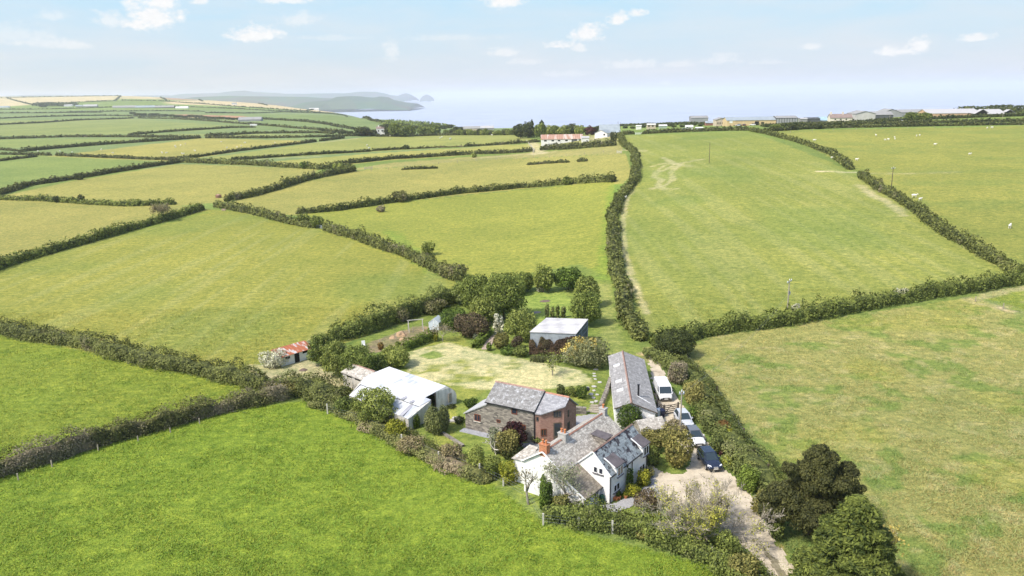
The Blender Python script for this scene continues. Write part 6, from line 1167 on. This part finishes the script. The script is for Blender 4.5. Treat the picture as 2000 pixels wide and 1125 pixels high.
v(1243,1269,915,952,'bush','yellow','bright yellow shrub, upper one by the cottage wall'); v(1221,1250,942,974,'bush','yellow','bright yellow-green shrub, lower one by the cottage wall'); v(1248,1272,930,952,'bush','hedgegreen','green shrub right of the upper yellow shrub'); v(1200,1214,958,975,'ball','deep','dark clipped ball in a terracotta pot',trunk=False); v(1217,1229,958,974,'ball','yellow','yellow-green clipped ball in a terracotta pot',trunk=False); v(1258,1278,910,935,'bush','olive','olive shrub behind the upper yellow shrub')
v(1222,1238,903,958,'upright','deep','green climber on the long cottage wall',kr=-.2,name='climber',cat='climber')
v(980,1030,818,884,'broad','purple','dark purple-leaved small tree before the stone barn','tree',leaf=.2); v(953,990,832,890,'bush','silver','silvery grey-green shrub left of the purple tree'); v(968,1018,838,900,'bush','olive','round-headed green shrub in front of the purple tree'); v(1030,1078,838,868,'bush','hedgegreen','rounded shrub in front of the red brick wall')
v(975,1025,865,902,'bush','dark','dark spreading shrub beneath the purple tree'); branching('dead_tree',G(968,893),2.6,3.,'bleached dead branches in front of the dark spreading shrub','bare',67,0,levels=3,bark=plain('bleached_wood',(.62,.57,.50),.8,.1),cat='dead tree')
branching('tree',G(1100,992),5.2,4.0,'silvery thin-leaved tree before the lean-to roof','silver',69,1500,leaf=.14,levels=5,lsp=.3); v(1044,1084,925,1002,'upright','deep','ivy-clad shrub against the white gable'); v(1078,1112,960,1008,'bush','olive','olive green shrub below the silvery tree')
branching('dead_tree',G(1032,985),4.6,2.2,'bare ivyless small tree at the left corner of the cottage','bare',71,60,levels=4,cat='dead tree')
v(912,952,868,925,'bush','lighttree','light green shrub, left of three on the garden boundary'); v(945,985,885,938,'bush','lighttree','light green shrub, middle of three on the garden boundary'); v(975,1012,898,950,'bush','yellow','yellow-green shrub, right of three on the garden boundary',)
v(692,780,752,838,'broad','lighttree','round-headed tree in front of the metal barn','tree',leaf=.2); v(755,795,818,860,'ball','yellow','yellow-green globe-shaped tree by the barn corner','tree'); v(826,886,778,852,'upright','willow','feathery upright willow at the gable of the metal barn','tree',leaf=.16,aspect=2.6,up=2.)
v(800,822,802,838,'upright','clipped','ivy climbing the near corner of the metal barn',name='ivy',cat='climber')
v(602,655,648,720,'broad','tree','leafy tree right of the rusty stable','tree'); v(630,690,660,742,'broad','lighttree','bright leafy tree, second right of the rusty stable','tree'); v(665,735,668,750,'broad','tree','spreading tree behind the outhouse','tree'); v(712,760,690,735,'broad','tree','low tree between outhouse and vegetable plot','tree'); v(745,800,674,722,'ball','lighttree','round dense tree at the corner of the lawn','tree')
v(510,560,682,722,'bush','blossom','hawthorn covered in white blossom at the left end of the stable','tree',leaf=.22); v(594,614,664,684,'bush','blossom','small white-blossomed hawthorn behind the stable roof','tree')
v(763,785,655,676,'bush','blossom','patch of white blossom in the vegetable garden hedge') if False else None
v(772,800,596,632,'bush','hedgebrown','brownish shrub in the tall hedge behind the swing frame'); v(815,872,578,615,'bush','hedgebrown','wide greyish shrub in the hedge near the greenhouse'); v(738,750,668,684,'ball','rust','small pink-flowered bush in the vegetable plot'); v(770,785,666,680,'bush','hedgegreen','small green bush among the compost heaps'); v(845,858,648,668,'bush','yellow','bright yellow-green bush at the end of the clipped hedge')
v(1280,1352,640,706,'ball','dark','large dark rounded holly where the hedges meet'); v(885,908,812,830,'bush','dark','small dark bush left of the stone barn'); v(905,935,775,800,'bush','deep','shrub against the lean-to roof of the barn house'); v(872,892,790,800,'bush','dark','low dark shrub behind the metal barn')
v(1236,1292,955,1002,'bush','brown','purple-brown spiky shrub beside the gravel path')
# mixed garden shrubs along the near boundary
for i,(x0,x1,yt,yb,pal,l) in enumerate([(1060,1096,985,1020,'hedgegreen','green shrub at the left corner of the front hedge'),(1100,1150,1000,1036,'hedgegreen','flowering shrub in the front hedge below the lean-to'),(1142,1188,998,1040,'tree','rounded shrub in the front hedge left of the brown shrub'),(1185,1245,1000,1048,'hedge','loose shrub in the front hedge under the gravel path'),(1232,1290,1010,1062,'olive','yellowish shrub in the front hedge left of the bare oak'),(1395,1448,1035,1105,'hedgegreen','leafy shrub in the front hedge right of the bare oak'),(1425,1482,1075,1150,'olive','olive shrub at the lower end of the front hedge'),
 (640,690,752,790,'hedge','shrub in the thicket left of the round-headed tree'),(590,640,735,775,'hedge','shrub at the middle of the thicket by the stable yard'),(540,600,735,778,'olive','pale twiggy shrub in the thicket by the stable yard'),(650,705,770,815,'tree','dark green shrub in the near boundary left of the round-headed tree'),(778,830,850,893,'wheat','dry grassy tussock bush below the willow'),(860,905,862,905,'wheat','pale bramble patch below the stone edging')]): v(x0,x1,yt,yb,'bush',pal,l)
# bank on the right of the drive
for i,(x0,x1,yt,yb,pal,l) in enumerate([(1300,1345,700,755,'hedgebrown','twiggy shrub on the bank beside the van'),(1330,1376,742,800,'olive','broad olive shrub on the bank right of the van'),(1342,1362,792,822,'deep','dark green shrub by the gate'),(1352,1368,800,818,'golden','small golden bush by the gate'),(1395,1428,818,850,'rust','orange-brown shrub on the bank'),(1410,1432,835,862,'yellow','pale yellow shrub on the bank below the orange-brown one'),(1365,1400,800,840,'grassy','tall ferny growth on the bank by the silver car'),(1380,1415,850,890,'grassy','tall ferny growth on the bank by the white car'),
 (1408,1432,890,912,'yellow','small bright yellow shrub beside the dark blue car'),(1436,1480,908,965,'clipped','bright lime green shrub below the dark blue car'),(1464,1500,955,1010,'olive','yellowish shrub at the foot of the dark pines'),(1500,1532,1010,1060,'hedgegreen','green undergrowth right of the drive beneath the pines'),(1404,1412,876,892,'purple','pink-flowering spike on the bank'),(1420,1462,860,905,'grassy','rank grass on the bank crest above the drive'),(1370,1402,770,805,'hedge','ivy bush on the bank crest right of the gate'),(1445,1490,895,940,'hedge','grey-green bush on the bank crest near the pines'),(1545,1590,1060,1125,'hedgegreen','low undergrowth between the drive and the big conifer')]): v(x0,x1,yt,yb,'bush',pal,l)
# the big trees at lower right
def bigpine():
    P=G(1578,1042); g=np.random.default_rng(9); B=[]
    for dx,dy,dz,r in ((1.2,.6,5.6,2.7),(-2.6,0,4.0,1.9),(3.3,.2,3.4,1.9),(-.6,-1.2,2.6,2.4),(-1.9,.5,6.6,1.0),(3.6,.8,6.2,1.1),(1.0,.8,7.6,1.5),(2.2,-1,2.0,1.8),(-3.6,-.4,2.6,1.3),(.2,1.5,4,2.4),(4.3,0,4.6,.9)):
        B.append((dx,dy,dz,r*.72,r*.72,r*.6))
        for i in range(15): v3=g.normal(0,1,3); v3/=np.linalg.norm(v3); v3[2]=abs(v3[2])*.9-.2; q=r*(.16+.16*g.random()); B.append((dx+v3[0]*r*.85,dy+v3[1]*r*.85,dz+v3[2]*r*.8,q*1.3,q*1.3,q*.9))
    B=np.array(B); Pp,N=crown_pts(B,70000,903,.2); k=Pp[:,2]>.3; Pp=Pp[k]; N=N[k]
    r_=empty('tree',P,0,'dark brown-green pine with a clumped spreading crown at lower right','tree'); ob('crown',leafmesh('crown',Pp,N+[0,0,.5],.17,'pine',907,2.4,up=1.5),r_); limbs(B,8,.35,9,9).build('trunk',M_BARK,r_)
bigpine(); v(1476,1540,950,1045,'pine','pine','smaller dark pine leaning over the drive','tree',leaf=.17,up=1.)
P,Wd,H=box_px(1552,1752,972,1225); Wd*=1.15; H*=1.15
def cypress():
    g=np.random.default_rng(17); B=[]
    for i in range(95):
        t=(i/95)**.9; a=i*2.4+g.random()*.7; q=Wd*.40*(1-t)**.78*(.75+.35*g.random()); s=.45+.5*g.random(); B.append((math.cos(a)*q,math.sin(a)*q,H*(.06+.88*t),s*(1.5-.75*t),s*(1.5-.75*t),s*(.8-.35*t)))
    B.append((0,0,H*.45,Wd*.22,Wd*.22,H*.42)); B=np.array(B); Pp,N=crown_pts(B,60000,19,.25); r=empty('tree',P,0,'large yellow-green cypress with layered sprays in the bottom right corner','tree')
    out=Pp*[1,1,0]; out/=np.linalg.norm(out,axis=1)[:,None]+1e-6; V,F=quads(Pp,N+[0,0,.9],.22,2.6); 
    ob('crown',leafmesh('crown',Pp,N*.5+[0,0,.9],.26,'cypress',21,3.2),r); limbs(B,H,.4,11,8).build('trunk',M_BARK,r)
cypress()
branching('tree',G(1712,1150),5.8,4.6,'thin sapling with golden leaves in front of the cypress','golden',73,900,leaf=.2,levels=4,lsp=.25,bark=M_PALEBARK)
# the sprawling oak, nearly bare, over the drive
def oak(P,Rd,H,label,seed):
    r=random.Random(seed); mb=MB(); tips=[]; root=empty('tree',P,0,label,'tree'); bark=plain('grey_bark',(.36,.32,.25),.9,.3,5,bmp=.03)
    def limb(p,az,el,L,rad,lv):
        q=Vector(p); n=5 if lv>1 else 3; 
        for i in range(n):
            az+=r.gauss(0,.22); el+=r.gauss(.02,.14); d=Vector((math.cos(az)*math.cos(el),math.sin(az)*math.cos(el),math.sin(el))); q2=q+d*L/n; r1=rad*(1-.72*(i+1)/n); r0=rad*(1-.72*i/n)
            mb.tube(q,q2,max(r0,.018),max(r1,.014),6 if r0>.07 else 3); q=q2
            if lv<=1: tips.append(tuple(q))
            if lv>0:
                for k in range(2 if lv>1 else 3): limb(q,az+r.choice((-1,1))*(.4+.6*r.random()),max(-.15,min(1.3,el+r.gauss(.12,.3))),L*(.50-.05*i/n)*(.7+.5*r.random()),r1*.6,lv-1)
    mb.tube((0,0,-.4),(.1,0,1.0),.34,.27,9)
    for i in range(9):
        az=i*2.4+r.random()*.5; el=(.25,.5,1.0)[i%3]+r.random()*.15; limb((.1,0,.9+.25*(i%3)),az,el,(Rd*.92,Rd*.85,H*.72)[i%3],.17,3)
    T=np.array(tips); sx=Rd/np.percentile(np.hypot(T[:,0],T[:,1]),94); sz=H/np.percentile(T[:,2],97); S3=lambda v:(v[0]*sx,v[1]*sx,v[2]*sz); mb.v=[S3(v) for v in mb.v]; T=T*[sx,sx,sz]; mb.build('trunk',bark,root); k=(np.hypot(T[:,0],T[:,1])<Rd*1.1)&(T[:,2]<H*1.1); T=T[k]; g=np.random.default_rng(seed); n=11000; j=g.integers(0,len(T),n); Pp=T[j]+g.normal(0,.16,(n,3)); w_=vn(Pp+7.,1.6,seed); q=w_+.12*g.random(n)-.10*(Pp[:,0]>2.)>.45; Pp=Pp[q]; Pp[:,2]=np.maximum(Pp[:,2],.3)
    ob('crown',leafmesh('crown',Pp,g.normal(0,1,(len(Pp),3))+[0,0,.6],.13,'sparse',seed,1.4),root)
P=G(1378,1058); oak(P,5.6,ztop(P+np.array([0,4.,0]),934)-P[2],'sprawling half-bare oak with thin yellow-green leaves over the drive',37)
P=G(318,432); branching('tree',P,ztop(P,398)-P[2],7.,'bare rounded thorn tree where two hedges meet at left','bare',39,1800,leaf=.34,levels=5,lsp=.5)
# bushes standing up out of the hedges
for x0,x1,yt,yb,pal,l in [(104,120,382,396,'dark','dark bush in the low hedge at left, left of three'),(132,146,384,396,'dark','dark bush in the low hedge at left, middle of three'),(150,166,380,397,'hedgedark','dark bush in the low hedge at left, right of three'),(145,164,336,352,'dark','dark round bush in the hedge above the yellow field'),(605,634,420,447,'hedgegreen','rounded bush just left of the metal field gate'),(580,608,415,440,'hedgegreen','rounded bush second left of the metal field gate'),
 (735,752,400,415,'hedgebrown','round bush in the middle hedge, left one'),(768,796,372,396,'hedgebrown','round brownish bush standing above the middle hedge'),(1098,1120,343,362,'hedgegreen','broad bush near the right end of the middle hedge'),(1188,1205,340,357,'hedgedark','round bush closing the right end of the middle hedge'),(585,606,313,330,'deep','dark evergreen bush in the tall grey-green hedge'),(650,672,318,334,'lighttree','grey-green bush at the corner of the yellow field'),(672,696,320,336,'hedgegreen','dense bush ending the hedge at the metal trough'),(784,800,283,292,'dark','dark bush in the thin broken hedge'),(921,931,296,308,'lighttree','light green bush in the dark centre hedge'),(1545,1562,592,612,'blossom','white-flecked bush beside the power pole'),(1745,1776,562,580,'blossom','white-blossomed bush in the thick hedge at right'),(820,850,472,500,'lighttree','pale bush in the grey hedge, upper one'),(855,915,515,548,'hedgebrown','wide bush where the grey hedge meets the garden'),(196,212,660,690,'olive','golden green bush in the broad bank hedge'),(80,112,640,668,'hedgebrown','pinkish brown bush in the broad bank hedge')]: v(x0,x1,yt,yb,'bush',pal,l,trunk=False)

# ---------------------------------------------------------------- far trees (crowns share a few shapes)
protos=[]
for i,(kd,pal) in enumerate((('broad','tree'),('bush','tree'),('broad','dark'),('bush','far'),('cone','dark'),('bush','lighttree'))):
    B=blobs_for(kd,10,10,300+i); Pp,N=crown_pts(B,1500,301+i,.2); protos.append((leafmesh('crown',Pp,N+[0,0,.3],1.0,pal,303+i),limbs(B,10,.3,305+i,4)))
tm=[None]*len(protos)
def ftree(x0,x1,yt,yb,k,label,group=None):
    P=G((x0+x1)/2,yb); Wd=(x1-x0)*P[1]/F_PX*1.1; H=max(ztop(P,yt)-P[2],1.5); r=empty('tree',P,(x0*7.7)%6.28,label,'tree',group); r.scale=(Wd/9,Wd/9,H/10)
    ob('crown',protos[k][0],r)
    if tm[k] is None: tm[k]=protos[k][1].build('trunk',M_BARK,r)
    else: ob('trunk',tm[k].data,r)
T=[(695,722,246,266,2,'olive tree left of the tall white house'),(722,737,252,266,3,'small tree just left of the tall white house'),(747,766,241,266,2,'tree touching the right side of the tall white house'),(760,782,239,267,0,'tall tree second right of the white house'),(772,800,241,267,1,'broad dark tree third right of the white house'),(795,812,243,266,0,'tree at the right end of the clump by the white house'),(816,838,244,264,1,'rounded tree in the gap before the coastal tree line, left'),(834,860,242,264,0,'rounded tree in the gap before the coastal tree line, right'),
(1003,1030,241,270,2,'large dark tree at the left of the wood behind the rust-roofed barn'),(1022,1040,236,270,2,'dark tree second from left in the wood behind the rust-roofed barn'),(1032,1046,233,268,4,'tall dark pine in the wood behind the rust-roofed barn'),(1044,1066,240,270,0,'bright green tree left of the rust-roofed barn'),(1050,1066,234,255,4,'pine top showing above the bright green tree'),(1064,1084,243,266,5,'pale green tree behind the left end of the rust-roofed barn'),(1078,1094,244,266,0,'dark green tree behind the middle of the rust-roofed barn'),(1090,1112,243,266,5,'pale green tree behind the rust-roofed barn roof'),(1108,1126,240,264,2,'dark tree behind the right half of the rust-roofed barn'),(1122,1142,243,264,5,'light tree behind the right end of the rust-roofed barn'),
(1160,1176,245,262,2,'dark tree left of the blue-grey shed'),(1192,1204,256,276,3,'small tree at the head of the lane'),(1768,1788,218,236,0,'round tree before the grey barns, left of three'),(1784,1802,219,236,1,'round tree before the grey barns, middle of three'),(1798,1818,219,236,0,'round tree before the grey barns, right of three'),(1505,1525,241,255,1,'dark bush below the dark open-fronted shed'),(1538,1556,240,254,3,'bush right of the purple car'),(1588,1604,240,252,3,'bush below the low dark shed'),(78,92,199,210,2,'rounded tree standing in front of the far wood')]
for t in T: ftree(*t)
for x0,x1,yt,yb in ((1141,1152,247,264),(1148,1160,245,264),(1156,1166,247,263)): 
    P=G((x0+x1)/2,yb); Wd=(x1-x0)*P[1]/F_PX*1.2; tree('tree',P,Wd,ztop(P,yt)-P[2],'bush','purple','copper-purple tree in the group right of the rust-roofed barn',group='copper trees by the far farm')
rr=random.Random(3)
for i in range(22): x=866+i*6.4; ftree(x,x+9+rr.random()*6,250+rr.random()*5,264,[0,1,3,5][i%4],'small tree in the coastal tree line beyond the long pasture','trees of the coastal tree line')
for i in range(16): x=620+i*6+rr.random()*4; y=253+i*.6+rr.random()*3; ftree(x,x+9,y-4,y+2,3,'small scrub tree on the slope left of the white house','scrub trees left of the white house')
for i in range(26): x=250+i*9.5+rr.random()*5; y=222+rr.random()*2+(i/26)*12; ftree(x,x+8+rr.random()*6,y-4,y+1,3,'small tree along the far lane in the left distance','trees along the far left lane')
for i in range(14): x=740+i*12; y=243+rr.random()*6+(i/14)*4; ftree(x,x+13,y-5,y+3,3,'scrubby tree in the coastal valley','scrub in the coastal valley')
for i in range(16): x=1215+i*12+rr.random()*5; y=248-i*.5+rr.random()*3; ftree(x,x+10,y-3,y+2,3,'low bush on the skyline behind the big green field','bushes on the skyline behind the big field')
def wood(px0,px1,n,seed,label,h=9,dep=60,name='wood',pal='far',leaf=3.0):
    A,B=G(*px0),G(*px1); g=np.random.default_rng(seed); t=g.random(n); P=A+(B-A)*t[:,None]; P[:,1]+=g.random(n)*dep; z=hz(P[:,0],P[:,1]); H=h*(.5+.6*vn(np.stack([P[:,0],P[:,1],P[:,0]*0],1),14,seed)); P[:,2]=z+g.random(n)**.5*H
    o=A; me=leafmesh(name,P-o,g.normal(0,.6,(n,3))+[0,-.3,.8],leaf,pal,seed,off=tuple(o)); tag(ob(name,me,loc=tuple(o)),label,'woodland',kind='stuff')
wood((60,207),(128,208),2500,51,'far dark wood beside the farm at upper left',13,90,leaf=4.); wood((870,246),(1000,246),1500,53,'scrub covering the coastal valley beyond the trees',3,120,leaf=2.,pal='tree'); wood((735,243),(880,250),1500,55,'scrubby woodland filling the coastal valley',3,110,leaf=2.2,pal='tree')
wood((1215,247),(1400,243),2600,57,'rough scrub on the coastal plain behind the big green field',2.2,120,leaf=1.6); wood((1500,249),(1760,240),3000,59,'rough hedging and scrub around the farm yard',2.4,20,leaf=1.4)
wood((1940,222),(2090,220),1500,61,'dark scrub on the skyline at the upper right corner',5,60,leaf=1.8)

# ---------------------------------------------------------------- grass tufts
def grass(n,seed):
    g=np.random.default_rng(seed); Y=58+(g.random(n)**1.6)*95; X=(g.random(n)-.5)*2*(Y*.72+6); Z=hz(X,Y); px,py=project(X,Y,Z); px=np.nan_to_num(px); py=np.nan_to_num(py)
    k=np.zeros(n,bool)
    for poly,_ in (FIELDS[-8:-4]+[FIELDS[i] for i in (13,15,16,17,18,19,20)]): k|=inpoly(px,py,poly)
    k&=~inpoly(px,py,GARD)
    P=np.stack([X,Y,Z],1)[k]; px=px[k]; py=py[k]; m=len(P); Cg=ground_colour(P[:,0],P[:,1],P[:,2]); tuft=vn(P*[1,1,0],1.4,5)*.5+vn(P*[1,1,0],4.5,6)*.5; q=tuft>.12; P=P[q];Cg=Cg[q];tuft=tuft[q]; m=len(P)
    h=(.05+.12*np.clip(tuft-.3,0,.4)/.4)*(.5+g.random(m)); w_=.03+.03*g.random(m); a=g.random(m)*6.28; dx=np.cos(a)*w_;dy=np.sin(a)*w_; lx=g.normal(0,1.1,m)*h; ly=g.normal(0,1.1,m)*h
    V=np.stack([P+np.stack([-dx,-dy,dx*0-.02],1),P+np.stack([dx,dy,dx*0-.02],1),P+np.stack([lx+dx*.3,ly+dy*.3,h],1),P+np.stack([lx-dx*.3,ly-dy*.3,h],1)],1).reshape(-1,3)
    C=Cg*(1.02+.48*g.random((m,1))); C[:,0]*=1+.15*g.normal(0,1,m).clip(-1,2); o=np.array([0,100,0.])
    tag(ob('grass',npmesh('grass',V-o,np.arange(4*m).reshape(m,4),M_LEAF,np.clip(C,0,.9)),loc=tuple(o)),'lush uneven grass tufts covering the nearer fields','grass',kind='stuff')
grass(420000,81)
